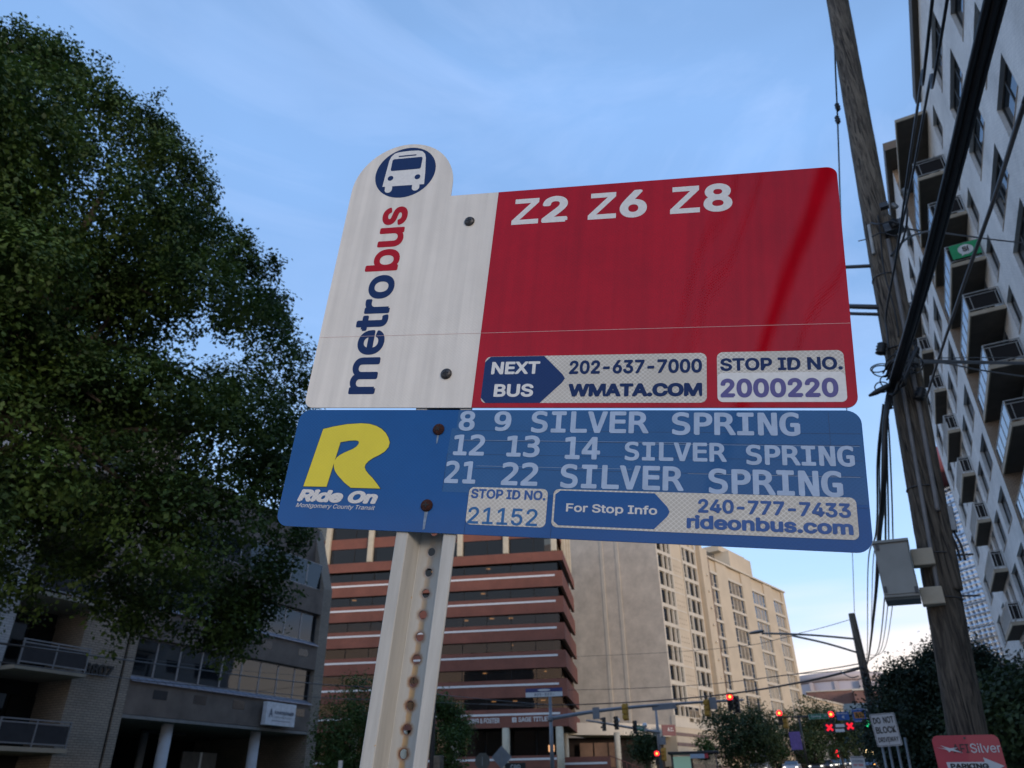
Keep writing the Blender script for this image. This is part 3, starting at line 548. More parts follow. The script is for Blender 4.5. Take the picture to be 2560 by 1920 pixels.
for k in range(250):
    x, y = random.uniform(-420, 760), random.uniform(90, 1560)
    lim = 760 if y > 830 else 120 + (y - 60) * .80
    if x > lim - 40 or (395 < x < 480 and 850 < y < 1060 and random.random() < .75) or (150 < x < 330 and 1400 < y): continue
    d = random.choice((15.2, 16.4, 17.6, 19.2, 20.5)) - (1.4 if x < 100 else 0); p = at(x, y, d); r_ = random.uniform(.7, 1.6); em = min(math.hypot(x - q[0], y - q[1]) for q in EDGE if q[0] > -30) - 26
    if em < 30: continue
    r_ = min(r_, em * .92 * depth0(p) / FPX); bl.append((p.x, p.y, p.z, r_, .66))
bp_ = azd(-68, 18.5, 0.7)
tree('broadleaf_tree', 'huge dark green leafy tree filling the left side beside the bus sign', bp_, bl, 360000, 0.115, LF1, trunk_r=.48, fork=.32, per=12, spread=.24, up=.55, inner=.74, limbs=46)
# street trees along the far avenue
def street_tree(px, py, d, r, label, m=LF2, n=9000, h0=.35, size=.26, group=None, sq=.8, hh=None, nb=26):
    c = at(px, py, d); g = gz(c.y); top = c.z + (hh or r)
    return tree('street_tree', label, (c.x, c.y, g), crown(c.x, c.y, c.z - (hh or r) * .9, top, r, nb, sq=sq), n, size, m, group=group, trunk_r=.16, fork=.3, per=7, spread=.42, limbs=12)
GA = 'trees along the avenue'
street_tree(1852, 1845, 92, 5.0, 'wide dark street tree before the striped base of the cream tower', group=GA, n=17000, nb=34, hh=4.2)
street_tree(2030, 1835, 112, 4.6, 'dark street tree behind the purple street banner', group=GA, n=12000, hh=4.6)
street_tree(2092, 1835, 120, 4.2, 'dark street tree behind the green street name sign', group=GA, n=10000, hh=4.2)
street_tree(1935, 1870, 118, 3.2, 'smaller green street tree right of the widest one', LF4, group=GA, n=7000)
street_tree(2150, 1845, 140, 4.4, 'farthest dark street tree down the avenue', group=GA, n=9000)
street_tree(1760, 1878, 88, 1.6, 'thin young street tree by the bus shelter', LF4, n=2200, group=GA, size=.2)
street_tree(1612, 1868, 96, 2.6, 'low dark bush tree under the cream canopy', LF2, n=6000, group=GA)
# trees either side of the sign post
street_tree(872, 1868, 42, 2.5, 'green tree between the tan pier and the sign post', LF4, n=17000, size=.14, nb=24, hh=3.5)
street_tree(1112, 1862, 46, 1.6, 'slim green tree right of the sign post', LF4, n=9000, size=.17, hh=3.0, nb=16)
# dark evergreen on the right
bl = []
for px, py, r in ((2330, 1735, 1.2), (2280, 1790, 1.1), (2400, 1725, 1.2), (2450, 1745, 1.2), (2510, 1790, 1.4), (2255, 1860, 1.1), (2320, 1840, 1.5), (2400, 1810, 1.8), (2480, 1840, 1.8), (2290, 1910, 1.4), (2420, 1890, 2.0), (2540, 1880, 1.6), (2360, 1690, .8)):
    p = at(px, py, 26); bl.append((p.x, p.y, p.z, r * .8, .85))
    for k in range(9):
        q = Vector((random.gauss(0, 1), random.gauss(0, 1), abs(random.gauss(0, 1.3)))).normalized()
        for f in (.8, 1.0, 1.2): bl.append((p.x + q.x * r * f, p.y + q.y * r * f, p.z + q.z * r * f, r * .30 * (1.35 - f), 1.2))
p = at(2400, 1900, 26)
tree('evergreen_tree', 'spiky dark evergreen behind the big utility pole', (p.x, p.y, gz(p.y)), bl, 170000, 0.10, LF3, trunk_r=.25, fork=.3, per=14, spread=.30, up=.6, inner=.4)
p = at(2560, 1880, 17)
tree('leafy_shrub', 'dim green leafy tree at the right edge below the balconies', (p.x, p.y, gz(p.y)), crown(p.x + .6, p.y, p.z - 1.2, p.z + 1.9, 1.9, 16), 16000, .11, LF2, trunk_r=.1, per=8, spread=.2)
# ---------------------------------------------------------------- brown brick office block (local x runs right along the front, y inward)
G1 = glass_mat('bronze_glass', (0.50, 0.42, 0.34), .8, 1.65, wob=.05, gtint=(.62, .50, .42))
BRN = brick_mat('red_brown_brick', (0.25, 0.082, 0.05), (0.20, 0.066, 0.042), (0.16, 0.075, 0.058), bw=.2, bh=.067, rough=.9, bump=.3)
CRM = mat('cream_concrete', (0.52, 0.45, 0.33), .8, .08, 1.5, .3, 20)
WST = mat('white_metal_strip', (0.68, 0.66, 0.64), .5, .05, 3)
INT = mat('office_interior', (0.16, 0.125, 0.085), .9, .35, .35)
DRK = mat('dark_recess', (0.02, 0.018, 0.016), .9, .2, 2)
LAMP = emis('office_ceiling_lamp', (1.0, 0.68, 0.36), 1.7)
CUR = mat('tan_blinds', (0.30, 0.235, 0.15), .9, .15, 3)
cb = azd(-23.35, 108); gb = gz(cb.y) - 1.0
br = thing('office_building', 'red brown brick office block with white stripes under dark ribbon windows', 'building', (cb.x, cb.y, 0), R_(17.5))
Zs = [28.4 + 1.6 - 3.685 * k for k in range(6)]
W0 = -38.0; DP = 17.0
core = MB().box(W0, 3.6, gb, -3.6, DP - 3.6, 45); core.build('inner_wall', INT, br)
def band(z0, z1, out=.55, x0=W0, x1=None, y1=DP + .3):
    b = MB(); x1 = out if x1 is None else x1
    b.box(x0, -out, z0, x1, -out + .45, z1); b.box(x1 - .45, -out + .455, z0, x1, y1, z1); return b
for k, z in enumerate(Zs):
    bd = band(z - 1.6, z + .65); bd.build('brick_band', BRN, br)
    MB().box(W0, -.60, z - .14, -.55, -.552, z + .12).build('white_stripe', WST, br)
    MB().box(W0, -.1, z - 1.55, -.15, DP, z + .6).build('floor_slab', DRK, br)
band(30.5 + 1.6, 31.9 + 1.6, .75).build('brick_band', BRN, br); MB().box(W0, 0, 32.2, -.1, DP, 33.4).build('floor_slab', DRK, br)
band(34.3 + 1.6, 35.9 + 1.6, .2).build('brick_band', BRN, br); band(38.3 + 1.6, 41.5, .2).build('brick_band', BRN, br); MB().box(W0, 1.6, 41.0, 1, DP, 46).build('penthouse', BRN, br)
# window bands: one pane per half bay
zz = [(30.64, 32.1)] + [(Zs[k + 1] + .65, Zs[k] - 1.6) for k in range(5)] + [(33.5, 35.9), (37.5, 39.9)]
pm = {}
for j, (z0, z1) in enumerate(zz):
    for i in range(11):
        x1 = -.18 - i * 3.5
        key = round(z1 - z0, 2)
        if key not in pm: pm[key] = (MB().box(-3.42, -.015, 0, 0, .015, z1 - z0).mesh('window_pane', G1), MB().box(-.04, -.05, 0, .04, .05, z1 - z0).mesh('mullion', DRK))
        link('window_pane', pm[key][0], br, (x1, -.08, z0)); 
        if i: link('mullion', pm[key][1], br, (x1 + .04, -.10, z0))
    for i in range(5):
        link('window_pane', pm[key][0], br, (-.15, .18 + 3.5 * i, z0), (0, 0, R_(-90)))
# things glimpsed through the glass
cols = MB()
for i in range(6):
    for z0, z1 in zz[:6]:
        if (i * 7 + int(z0)) % 3: cols.box(-7.75 - 7 * i + 7 - .45, .9, z0, -7.75 - 7 * i + 7 + .45, 1.6, z1)
    cols.build('interior_column', CUR, br); cols = MB()
for k, (z0, z1) in enumerate(zz[:6]):
    for j in range(9):
        if random.random() < .28:
            x = W0 + 2 + 4 * j + random.random() * 2; y = 1.0 + random.random() * 1.6
            MB().lathe([(.06, 0), (.34, .02), (.34, .09), (.1, .11)], 12, Matrix.Translation((x, y, z1 - .16))).build('ceiling_lamp', LAMP, br)
    if k in (1, 2, 4): MB().box(-2.3, .35, z0 + .1, -.5, .4, z1 - .05).build('blind', CUR, br)
# tall cream columns on the setback floors and at the pavement
for x in (-.55, -7.75, -14.8, -21.9, -29, -36):
    MB().box(x - .42, -.75, 33.55, x + .42, .1, 39.9).build('column', CRM, br, bevel=.12)
    MB().lathe([(.52, gb), (.52, Zs[5] - 1.62)], 24, Matrix.Translation((x - .2, -.2, 0))).build('column', CRM, br)
for y in (4, 8.5, 13): MB().box(.1, y - .4, 33.55, .75, y + .4, 39.9).build('column', CRM, br, bevel=.12)
# pavement storey
g0 = gb; zt = Zs[5] - 1.62
MB().box(W0, 2.2, g0, -1.8, 2.4, zt).build('shopfront_wall', DRK, br)
for i in range(10):
    x = -2.4 - i * 3.5
    MB().box(x - 1.62, 2.0, g0 + 2.0, x + 1.62, 2.03, zt - .1).build('shop_window', G1, br)
    if i not in (2, 6): MB().box(x - 1.5, 2.06, g0 + 2.6, x + 1.45, 2.1, zt - .3).build('curtain', CUR, br)
MB().box(W0, -.5, 5.1, -1.0, 0, 6.6).build('parapet_wall', BRN, br); MB().box(W0, -.56, 6.05, -1.2, -.505, 6.3).build('white_stripe', WST, br)
emx = MB().box(-2.55, 1.7, 7.1, -1.75, 1.75, 7.9).build('lit_wall_lamp', emis('shop_lamp', (1, .5, .22), .9), br)
def sign_text(body, box, m, parent, rz=None, **k):   # lettering standing on a local xz wall plane
    M = Matrix.Rotation(R_(90), 4, 'X'); Mt = Matrix.Translation((0, k.pop('y'), 0)) @ M
    return link('lettering', text_mesh(body, box, m, M=Mt, wj=.3, **k), parent)
WLT = mat('white_channel_letters', (0.62, 0.60, 0.58), .5)
sign_text('LONG & FOSTER', (-13.15, 10.55, -8.75, 11.2), WLT, br, y=-.60, bold=.03)
sign_text('SAGE TITLE', (-6.2, 10.62, -2.3, 11.22), WLT, br, y=-.60, bold=.03)
MB().box(-14.5, -.62, 10.6, -13.45, -.56, 11.15).build('red_logo', mat('logo_red', (.5, .03, .04), .5), br)
b = MB(); b.box(-7.05, -.62, 10.6, -6.75, -.56, 11.2).box(-6.72, -.62, 10.6, -6.45, -.56, 10.9).box(-6.72, -.62, 10.95, -6.45, -.56, 11.2); b.build('white_logo', WLT, br)

# ---------------------------------------------------------------- cream tower (local x along the window front, y inward)
CW = mat('cream_render', (0.56, 0.455, 0.325), .85, .07, .25, .25, 12)
CWB = brick_mat('cream_brick', (0.62, 0.525, 0.41), (0.58, 0.49, 0.385), (0.52, 0.44, 0.345), bw=.4, bh=.2, ms=.02, rough=.9, bump=.2)
CWL = mat('pale_cream_trim', (0.60, 0.52, 0.41), .8, .06, .5)
STP = mat('mauve_brick_stripe', (0.22, 0.15, 0.125), .9, .15, 2)
G2 = glass_mat('sky_glass', (0.75, 0.82, 0.86), .8, 2.2, wob=.04, wsc=.8)
CURB = mat('cream_curtain', (0.55, 0.49, 0.40), .9, .15, 2)
ce = azd(-15.75, 128); ge = gz(ce.y) - 1
be = thing('tower_building', 'cream hotel tower with many small windows and a tall blank side wall', 'building', (ce.x, ce.y, 0), R_(77.5))
E1 = 1.6
TOPZ = 42.6
MB().box(.0, .35, ge, 16, 24, 43.4 + 1.0).build('wall', CW, be)
MB().box(-.16, -.10, 10.4, -.002, 24, 44.6).build('blank_side_wall', CWB, be)
MB().box(16.005, .3, ge, 58, 22, TOPZ - .6).build('wall', CW, be)
MB().box(16.0, -.6, 12.2, 17.0, .3, 44.0).build('pilaster', CW, be); MB().box(17.0, -.1, 12.2, 20, .3, 43.4).build('pilaster', CW, be)
for x0, x1, z in ((20, 58.35, TOPZ - .65), (-.2, 16.2, 44.4)): MB().box(x0, -.25, z, x1, 22, z + .35).build('cornice', CWL, be, bevel=.05)
MB().box(33, 1, 42.6, 44, 14, 46.4).build('roof_house', CW, be); MB().box(31.5, 2.4, 46.4, 44.5, 14, 47.6).build('roof_house', CW, be)
MB().box(50, 2, 42.5, 54, 8, 43.6).build('roof_house', CW, be)
for k in range(7): MB().tube([(24.5 + k * .9, 3, 42.6), (24.5 + k * .9, 3, 45.2)], .06, 5).build('rail_post', STE, be)
for z in (43.4, 44.0, 44.6, 45.2): MB().tube([(24.3, 3, z), (30.4, 3, z)], .07, 5).build('rail', STE, be)
# wall face between openings is built as piers and spandrels, windows sit 0.3 m back
P = 3.04; z0c = 36.9 + E1
def win_t(wd, h, m, name, nm=0, hm=()):
    fr = MB().box(-.06, 0, -.06, 0, .12, h + .06).box(wd, 0, -.06, wd + .06, .12, h + .06).box(0, 0, -.06, wd, .12, 0).box(0, 0, h, wd, .12, h + .06)
    for k in range(nm): fr.box(wd * (k + 1) / (nm + 1) - .03, .01, 0, wd * (k + 1) / (nm + 1) + .03, .11, h)
    for z in hm: fr.box(0, .011, z - .03, wd, .109, z + .03)
    return fr.mesh('window', CWL), MB().box(0, .05, 0, wd, .07, h).mesh('pane', m)
G3 = glass_mat('curtained_glass', (0.72, 0.70, 0.66), .85, 1.5)
punch = win_t(1.4, 2.2, G3, 'w', 0); tall = win_t(1.2, 2.78, G2, 't', 0, (.95,)); dk = win_t(1.4, 2.2, G3, 'd')
def put(tp, x, z, y=.02, lab=None):
    o = link('window', tp[0], be, (x, y, z)); link('pane', tp[1], o); return o
rows = range(0, 9)
bays = [('p', .75), ('p', 2.35), ('t', 3.75), ('t', 9.5), ('p', 11.4), ('p', 13.3), ('d', 20.3), ('t', 22.1), ('t', 28.6), ('p', 30.2), ('p', 31.9), ('t', 33.6), ('t', 40.0), ('p', 41.6), ('p', 43.4), ('t', 45.1), ('t', 51.2), ('p', 52.8), ('p', 54.6)]
for r in range(-1, 9):
    zt_ = z0c - P * r
    for kd, x in bays:
        if x > 18 and r < 0: continue
        tz = {'p': punch, 't': tall, 'd': dk}[kd]; h = {'p': 2.2, 't': 2.78, 'd': 2.2}[kd]
        off = .12 if x < 16 else .17
        zz0 = zt_ - h + (.0 if kd != 't' else .3) + (0 if x < 16 else 1.7 - 1.2)
        if zz0 + h > TOPZ + 2 or zz0 < 11: continue
        put(tz, x, zz0, off + (.0 if kd == 't' else .06))
        if kd != 't': MB().box(x, .285, zz0, x + 1.35, .296, zz0 + h).build('curtain', CURB, be) if random.random() < .9 else None
# raised grid of the first bay and the thin floor lines
for x0, x1, y in ((.0, 5.1, -.10), (9.3, 15.0, -.10)):
    g = MB(); xs = {.0: (.0, 2.12, 3.68, 4.92), 9.3: (9.3, 10.75, 12.8, 14.68)}[x0]
    for x in xs: g.box(x, y, 12.0, x + .22, .345, 44.3).build('rib', CWL, be); g = MB()
    for r in range(-1, 9):
        z = z0c - P * r + .08; MB().box(x0, y + .02, z, x1, .34, z + .6).build('spandrel', CWL, be)
for x0, x1 in ((23.5, 28.4), (35, 39.8), (46.4, 51), (56.4, 57.99)): MB().box(x0, .0, 12.76, x1, .299, 41.9).build('wall_strip', CW, be)
MB().box(5.12, .1, 12.76, 9.28, .345, 44.3).build('wall_strip', CW, be)
for x0, x1 in ((20.1, 23.5), (28.4, 35.0), (39.8, 46.4), (51.0, 56.4)):
    for r in range(0, 9):
        z = z0c - P * r + .62; MB().box(x0, -.02, z + .02, x1, .16, z + .5).build('spandrel', CWL, be)
for r in range(0, 10): MB().box(5.15, .06, z0c - P * r + .2, 9.25, .098, z0c - P * r + .45).build('floor_line', CWL, be)
b = MB()
for r in range(0, 10):     # small vent holes in the plain strips
    for k in range(4):
        for q in range(2): b.box(6.0 + k * .75, .08, z0c - P * r - 1.1 - q * .8, 6.2 + k * .75, .099, z0c - P * r - .95 - q * .8)
o = b.build('vent_holes', STP, be); o['kind'] = 'stuff'
dome = MB().lathe([(.22, 0), (.22, .04), (.19, .14), (.1, .22), (.02, .24)], 12, Matrix.Rotation(R_(90), 4, 'X')).mesh('wall_lamp', mat('lamp_globe', (.6, .5, .38), .25, metal=.6))
for r in range(0, 10): link('wall_lamp', dome, be, (18.6, -.12, z0c - P * r - .3))
MB().tube([(20.02, -.14, 12), (20.02, -.14, 42)], .09, 6).build('drain_pipe', STP, be)
for t0 in (10.75, 7.5): MB().box(-.24, t0, 10.6, -.165, t0 + .62, 44.5).build('wall_joint_strip', CWL, be)
# striped base
MB().box(-.3, -.35, 11.1, 58, .34, 12.6).build('base_wall', CWL, be); 
for k, (za, zb) in enumerate(((10.35, 11.09), (8.95, 9.85), (7.6, 8.45), (6.1, 7.1), (ge, 5.55))): MB().box(-.3, -.3, za - .0, 58, .34, zb).build('base_wall', CW, be)
for za, zb in ((9.86, 10.34), (8.46, 8.94), (7.11, 7.59), (5.56, 6.09)): MB().box(-.34, -.34, za, 58.03, .33, zb).build('mauve_band', STP, be)
MB().box(-.4, -.25, 5.7, -.302, 4.5, 11.1).build('corner_wall', CW, be)
for x in (4.4, 6.6, 24, 26.4, 34, 36.4, 41, 43.4): 
    o = link('window', punch[0], be, (x, -.40, 11.9), None); o.location.z = 12.05; link('pane', punch[1], o); MB().box(x, -.345, 12.0, x + 1.25, -.33, 13.9).build('curtain', CURB, be)
MB().box(-.3, -.42, 12.605, 58, .3, 12.75).build('cornice', CWL, be)
# plum awning, shop front panels and bay porch
AW = mat('plum_awning', (0.10, 0.055, 0.06), .8); b = MB(); b.raw([(46, -.4, 9.4), (54, -.4, 9.4), (54, -2.2, 7.9), (46, -2.2, 7.9), (46, -2.2, 7.3), (54, -2.2, 7.3)], [(0, 1, 2, 3), (3, 2, 5, 4)]); b.build('awning', AW, be)
for i in range(6): MB().box(27 + i * 4.9, -.42, ge, 30.6 + i * 4.9, -.35, 6.9).build('shop_window', G3, be)
MB().prism([(22 + 6 * math.cos(R_(a)), -.4 - 2.8 * math.sin(R_(a))) for a in range(180, -1, -12)][::1], 8.0, 8.9).build('curved_canopy', mat('pale_canopy', (.42, .40, .36), .6), be)

# cream canopy joining the two blocks, its columns and the dark arcade behind
A = at_z(1412, 1837.5, 9.7); Bc = at_z(1561, 1838, 9.7); Cc = at_z(1689, 1843, 9.7)
cn = thing('canopy', 'cream canopy on round columns between the brown and the cream towers', 'canopy', (Bc.x, Bc.y, 0))
iv = IMX[cn.name]
def wl(p): return iv @ p
back = azd(-19.5, 140)
MB().prism([(p.x - Bc.x, p.y - Bc.y) for p in (A, Bc, Cc, back)], 9.72, 11.35).build('fascia', CWL, cn)
for px in (1543, 1628, 1414):
    q = at(px, 1850, 116 if px != 1628 else 122); MB().lathe([(.42, 2.5), (.42, 9.71)], 20, Matrix.Translation((q.x - Bc.x, q.y - Bc.y, 0))).build('column', CRM, cn)
q0, q1 = azd(-23.2, 125), azd(-16.2, 129)
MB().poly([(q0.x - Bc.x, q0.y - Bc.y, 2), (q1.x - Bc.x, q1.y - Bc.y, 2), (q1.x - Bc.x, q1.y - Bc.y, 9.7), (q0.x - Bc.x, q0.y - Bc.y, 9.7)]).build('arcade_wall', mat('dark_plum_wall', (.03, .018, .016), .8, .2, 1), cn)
for a0, a1 in ((-22.4, -21.5), (-21.4, -20.5), (-20.4, -19.6)):
    p0, p1 = azd(a0, 124), azd(a1, 124); MB().poly([(p0.x - Bc.x, p0.y - Bc.y, 5.6), (p1.x - Bc.x, p1.y - Bc.y, 5.6), (p1.x - Bc.x, p1.y - Bc.y, 8.9), (p0.x - Bc.x, p0.y - Bc.y, 8.9)]).build('arcade_window', mat('copper_reflection_glass', (.22, .13, .085), .25, .2, .5, metal=.5), cn)
p0, p1 = at(1655, 1830, 124), at(1689, 1833, 125)
d_ = (p1 - p0); ng = math.atan2(d_.y, d_.x)
ms = thing('shop_sign', 'dark maroon shop sign at the right end of the cream canopy', 'sign', p0, ng)
MB().box(0, -.1, -.5, d_.length, 0, 1.0).build('sign_board', mat('maroon', (.12, .012, .02), .5), ms)
link('lettering', text_mesh('A.C.', (.9, .1, 1.9, .62), WLT, M=Matrix.Translation((0, -.12, 0)) @ Matrix.Rotation(R_(90), 4, 'X'), wj=.1), ms)
p0 = azd(-24.0, 110, gz(105))
lw = thing('low_wall', 'low brown brick wall with a white rail in front of the dark arcade', 'wall', p0, R_(14))
MB().box(0, 0, 0, 7, .4, 2.6).build('brick_wall', BRN, lw); MB().box(.2, -.06, 1.7, 6.6, -.01, 1.95).build('white_rail', WST, lw)
for i in range(6): MB().tube([(7 + i * .7, .2, 0), (7 + i * .7, .2, 2.6 - i * .28)], .05, 6).build('rail_post', BRN, lw)
MB().tube([(6.9, .2, 2.7), (11, .2, 1.1)], .07, 6).build('hand_rail', BRN, lw)

# extension and far blocks down the avenue
px0 = ce + Vector((math.sin(R_(12.5)), math.cos(R_(12.5)), 0)) * 58.1
ex = thing('low_building', 'low tan extension running on from the cream tower', 'building', (px0.x, px0.y, 0), R_(77.5))
MB().box(0, .6, ge, 27, 18, 20.2).build('wall', CW, ex); MB().box(-.1, .35, 20.2, 27.2, 18, 20.6).build('cornice', CWL, ex)
for i in range(7): MB().box(2 + i * 3.6, .5, 15.6, 3.6 + i * 3.6, .61, 17.6).build('window', G3, ex)
for i in range(5): MB().box(1 + i * 5, .45, ge, 4.6 + i * 5, .6, 10).build('shop_window', G3, ex)
def block(name, label, px, d, az_, wd, dp, ztop, m, cap=None, wins=None):
    p = at(px, 1800, d); t = thing(name, label, 'building', (p.x, p.y, 0), R_(-az_))
    MB().box(0, 0, 3, wd, dp, ztop).build('wall', m, t)
    if cap: MB().box(-.3, -.3, ztop, wd + .3, dp + .3, ztop + cap).build('roof_edge', CWL, t)
    if wins:
        nx, z0, z1 = wins
        for i in range(nx): MB().box(wd * (i + .2) / nx, -.06, z0, wd * (i + .8) / nx, -.001, z1).build('window', G3, t)
    return t
PWH = mat('pale_pink_concrete', (0.50, 0.42, 0.40), .8, .05, .2)
BRR = brick_mat('far_red_brick', (0.24, 0.12, 0.09), (0.2, 0.1, 0.08), (.2, .14, .12), bw=.6, bh=.3)
block('brick_building', 'small red brick rooftop block left of the pale rounded one', 2030, 268, -6, 17, 14, 1.6 + 268 * math.tan(R_(6.05)), BRR, .3)
zc = 1.6 + 300 * math.tan(R_(7.1)); p = at(2112, 1800, 312)
rb = thing('round_building', 'far pale rounded building with a dark line under its roof', 'building', (p.x, p.y, 0))
MB().lathe([(17, 4), (17, zc - 2.9), (16.7, zc - 2.9), (16.7, zc - 2.5), (17, zc - 2.5), (17, zc)], 40).build('wall', PWH, rb, )
MB().lathe([(17.12, zc - 2.9), (17.12, zc - 2.5)], 40).build('dark_line', STP, rb)
for i in range(4): MB().box(-15.5 + i * 8, -17.6, 8, -14.5 + i * 8, -15.0, zc - 3).build('pier', PWH, rb)
block('glass_building', 'pale blue grey glass building below the far rounded one', 2072, 240, -6, 24, 16, 1.6 + 240 * math.tan(R_(5.25)), mat('blue_grey_panels', (.24, .28, .29), .5, .08, .4), None, (12, 14, 19.5))
block('white_building', 'long white block behind the traffic signals', 2108, 225, -6, 16, 10, 1.6 + 225 * math.tan(R_(4.5)), mat('white_render', (.52, .49, .46), .8, .05, .3), .2, (8, 11, 14.5))
block('brick_building', 'dark red brick block right of the second utility pole', 2150, 262, -6, 26, 14, 1.6 + 262 * math.tan(R_(6.0)), BRR, .3, (6, 18, 22))
t = block('shop_building', 'tan shop front with a red awning at the end of the avenue', 2098, 175, -6, 9, 10, 1.6 + 175 * math.tan(R_(3.35)), CW, .3, (3, 6.5, 8.8))
MB().box(2, -.9, 9.6, 7, -.02, 10.6).build('red_awning', mat('red_awning', (.4, .02, .03), .7), t)
t = block('shop_building', 'grey shop front left of the one with the red awning', 2052, 165, -6, 8, 10, 1.6 + 165 * math.tan(R_(3.2)), mat('grey_render', (.27, .26, .25), .8, .1, .5), .3, (4, 6.3, 9.5))
# small rail of storeys behind the road to the left of the brown block
# ---------------------------------------------------------------- block across the road on the left (local x = distance down the street, y inward)
LB_TAN = brick_mat('tan_brick', (0.30, 0.25, 0.20), (0.25, 0.21, 0.17), (.13, .11, .09), bw=.3, bh=.1, ms=.012, rough=.9, bump=.6)
LB_GRY = mat('brown_concrete', (0.165, 0.13, 0.108), .85, .22, .8, .4, 18)
LB_WHT = brick_mat('white_brick', (0.42, 0.42, 0.42), (0.36, 0.36, 0.37), (.26, .26, .26), bw=.3, bh=.1, ms=.012)
RAILM = mat('grey_metal', (0.22, 0.22, 0.23), .45, .08, 6, metal=.6)
SLABM = mat('slab_edge', (0.26, 0.23, 0.18), .8, .12, 1)
FLASH = mat('zinc_flashing', (0.26, 0.27, 0.33), .4, .1, 3, metal=.3)
G4 = glass_mat('grey_office_glass', (0.22, 0.26, 0.27), .35, 1.55, wob=.08, wsc=.5)
G5 = mat('smoked_panel', (0.02, 0.021, 0.026), .25)
lb = thing('apartment_building', 'brick apartment and office building numbered 8807 behind the big tree on the left', 'building', (-32, 0, 0), R_(90))
LZ = 0.4
MB().box(-6, .02, LZ, 10, 16, 34).build('white_wall', LB_WHT, lb); MB().box(10.01, .02, LZ, 18.3, 16, 19.5).build('white_wall', LB_WHT, lb)
MB().box(18.31, 2.2, LZ, 21.4, 16, 19.4).build('balcony_back_wall', DRK, lb)
MB().box(21.4, 0, LZ, 23.62, 16, 19.5).build('brick_pier', LB_TAN, lb); MB().box(23.62, .12, LZ, 23.78, 15.9, 19.4).build('pier_groove', DRK, lb); MB().box(23.78, 0, LZ, 24.2, 16, 19.5).build('brick_pier', LB_TAN, lb)
for k in range(6):
    zf = 3.42 + 2.87 * k
    bal = MB().box(18.32, -.9, zf - .0, 21.38, 2.1, zf + .16).build('balcony', SLABM, lb)
    r = MB()
    for z in (.26, .98): r.box(18.4, -.86, zf + z, 21.36, -.81, zf + z + .05)
    r.box(18.4, -.86, zf + 1.1, 21.36, -.8, zf + 1.15)
    for x in (18.42, 19.85, 21.28): r.box(x, -.855, zf + .16, x + .06, -.805, zf + 1.1)
    r.build('railing', RAILM, bal); MB().box(18.5, -.84, zf + .31, 21.25, -.825, zf + .97).build('smoked_panel', G5, bal)
    for x in (19.0, 20.3): MB().box(x, 2.12, zf + .2, x + 1.1, 2.19, zf + 2.3).build('balcony_door', G4, lb)
# office part: spandrels, ribbon windows, zinc sills, vents
X0, X1 = 24.21, 36.6
for z0, z1 in ((5.16, 6.62), (8.52, 9.95), (11.75, 13.2)):
    MB().box(X0, .0, z0, X1, .5, z1).build('spandrel', LB_GRY, lb)
MB().box(X0, .5, 13.2, X1, 12, 13.3).build('roof_slab', LB_GRY, lb)
MB().raw([(X0, .9, 14.9), (X1, .9, 14.9), (X1, .9, 17.4), (X0, .9, 17.4)], [(0, 1, 2, 3)]).build('spandrel', LB_GRY, lb)
for z0, z1 in ((6.8, 8.5), (10.1, 11.72), (13.3, 14.9)):
    n = 9
    for i in range(n):
        xa = X0 + (X1 - X0) * i / n; xb = X0 + (X1 - X0) * (i + 1) / n
        fr = MB().box(xa, .3, z0, xa + .05, .36, z1).box(xb - .05, .3, z0, xb, .36, z1).box(xa, .3, z0, xb, .36, z0 + .05).box(xa, .3, z1 - .05, xb, .36, z1).build('window', RAILM, lb)
        MB().box(xa + .05, .32, z0 + .05, xb - .05, .34, z1 - .05).build('pane', G4, fr)
        if (i + int(z0)) % 3 == 0: MB().box(xa + .1, .6, z0, xb - .1, .65, z1).build('blind', CUR, lb)
    MB().box(X0, 3.0, z0 - .2, X1, 3.1, z1 + .2).build('interior_wall', DRK, lb)
    if z0 < 13:
        nt_ = 26
        for i in range(nt_):
            xa = X0 + (X1 - X0) * i / nt_; xb = X0 + (X1 - X0) * (i + .93) / nt_
            MB().raw([(xa, .3, z0), (xb, .3, z0), (xb, -.12, z0 - .2), (xa, -.12, z0 - .2), (xa, -.12, z0 - .26), (xb, -.12, z0 - .26)], [(0, 3, 2, 1), (3, 4, 5, 2)]).build('zinc_sill', FLASH, lb)
MB().box(27.2, 1.2, 8.3, 27.7, 1.5, 8.36).build('ceiling_lamp', LAMP, lb)
for z, xs in ((6.2, (25.6, 28.0, 30.6, 33.2, 35.3)), (9.45, (26, 29, 32, 35))):
    for x in xs: MB().box(x, -.012, z - .3, x + .8, 0, z + .1).build('vent_grille', G5, lb)
# portico: soffit, columns, dark drive-through
MB().box(X0, .0, 5.0, X1, 12, 5.14).build('soffit', mat('soffit_plaster', (.22, .21, .20), .8), lb)
MB().box(X0, 9, LZ, X1, 9.2, 5.0).build('undercroft_wall', DRK, lb)
for x in (27.35, 33.2, 30.4): MB().lathe([(.28 if x != 30.4 else .2, LZ), (.28 if x != 30.4 else .2, 4.99)], 22, Matrix.Translation((x, .7 if x != 30.4 else 6, 0))).build('column', mat('white_paint', (.50, .51, .54), .6, .06, 2), lb)
MB().box(28.6, 4.0, 4.84, 31.4, 4.2, 4.98).build('light_fitting', G5, lb)
MB().box(30.6, 3.0, 1.4, 32.9, 3.1, 4.0).build('pale_panel', mat('pale_panel', (.20, .175, .155), .8), lb); MB().box(31.7, 2.95, 1.4, 31.85, 2.99, 4.0).build('panel_strip', WST, lb)
b = MB().prism([(36.6, 0), (37.4, 0), (37.4, 16), (36.6, 16)], LZ, 13.4); b.build('end_pier', LB_TAN, lb)
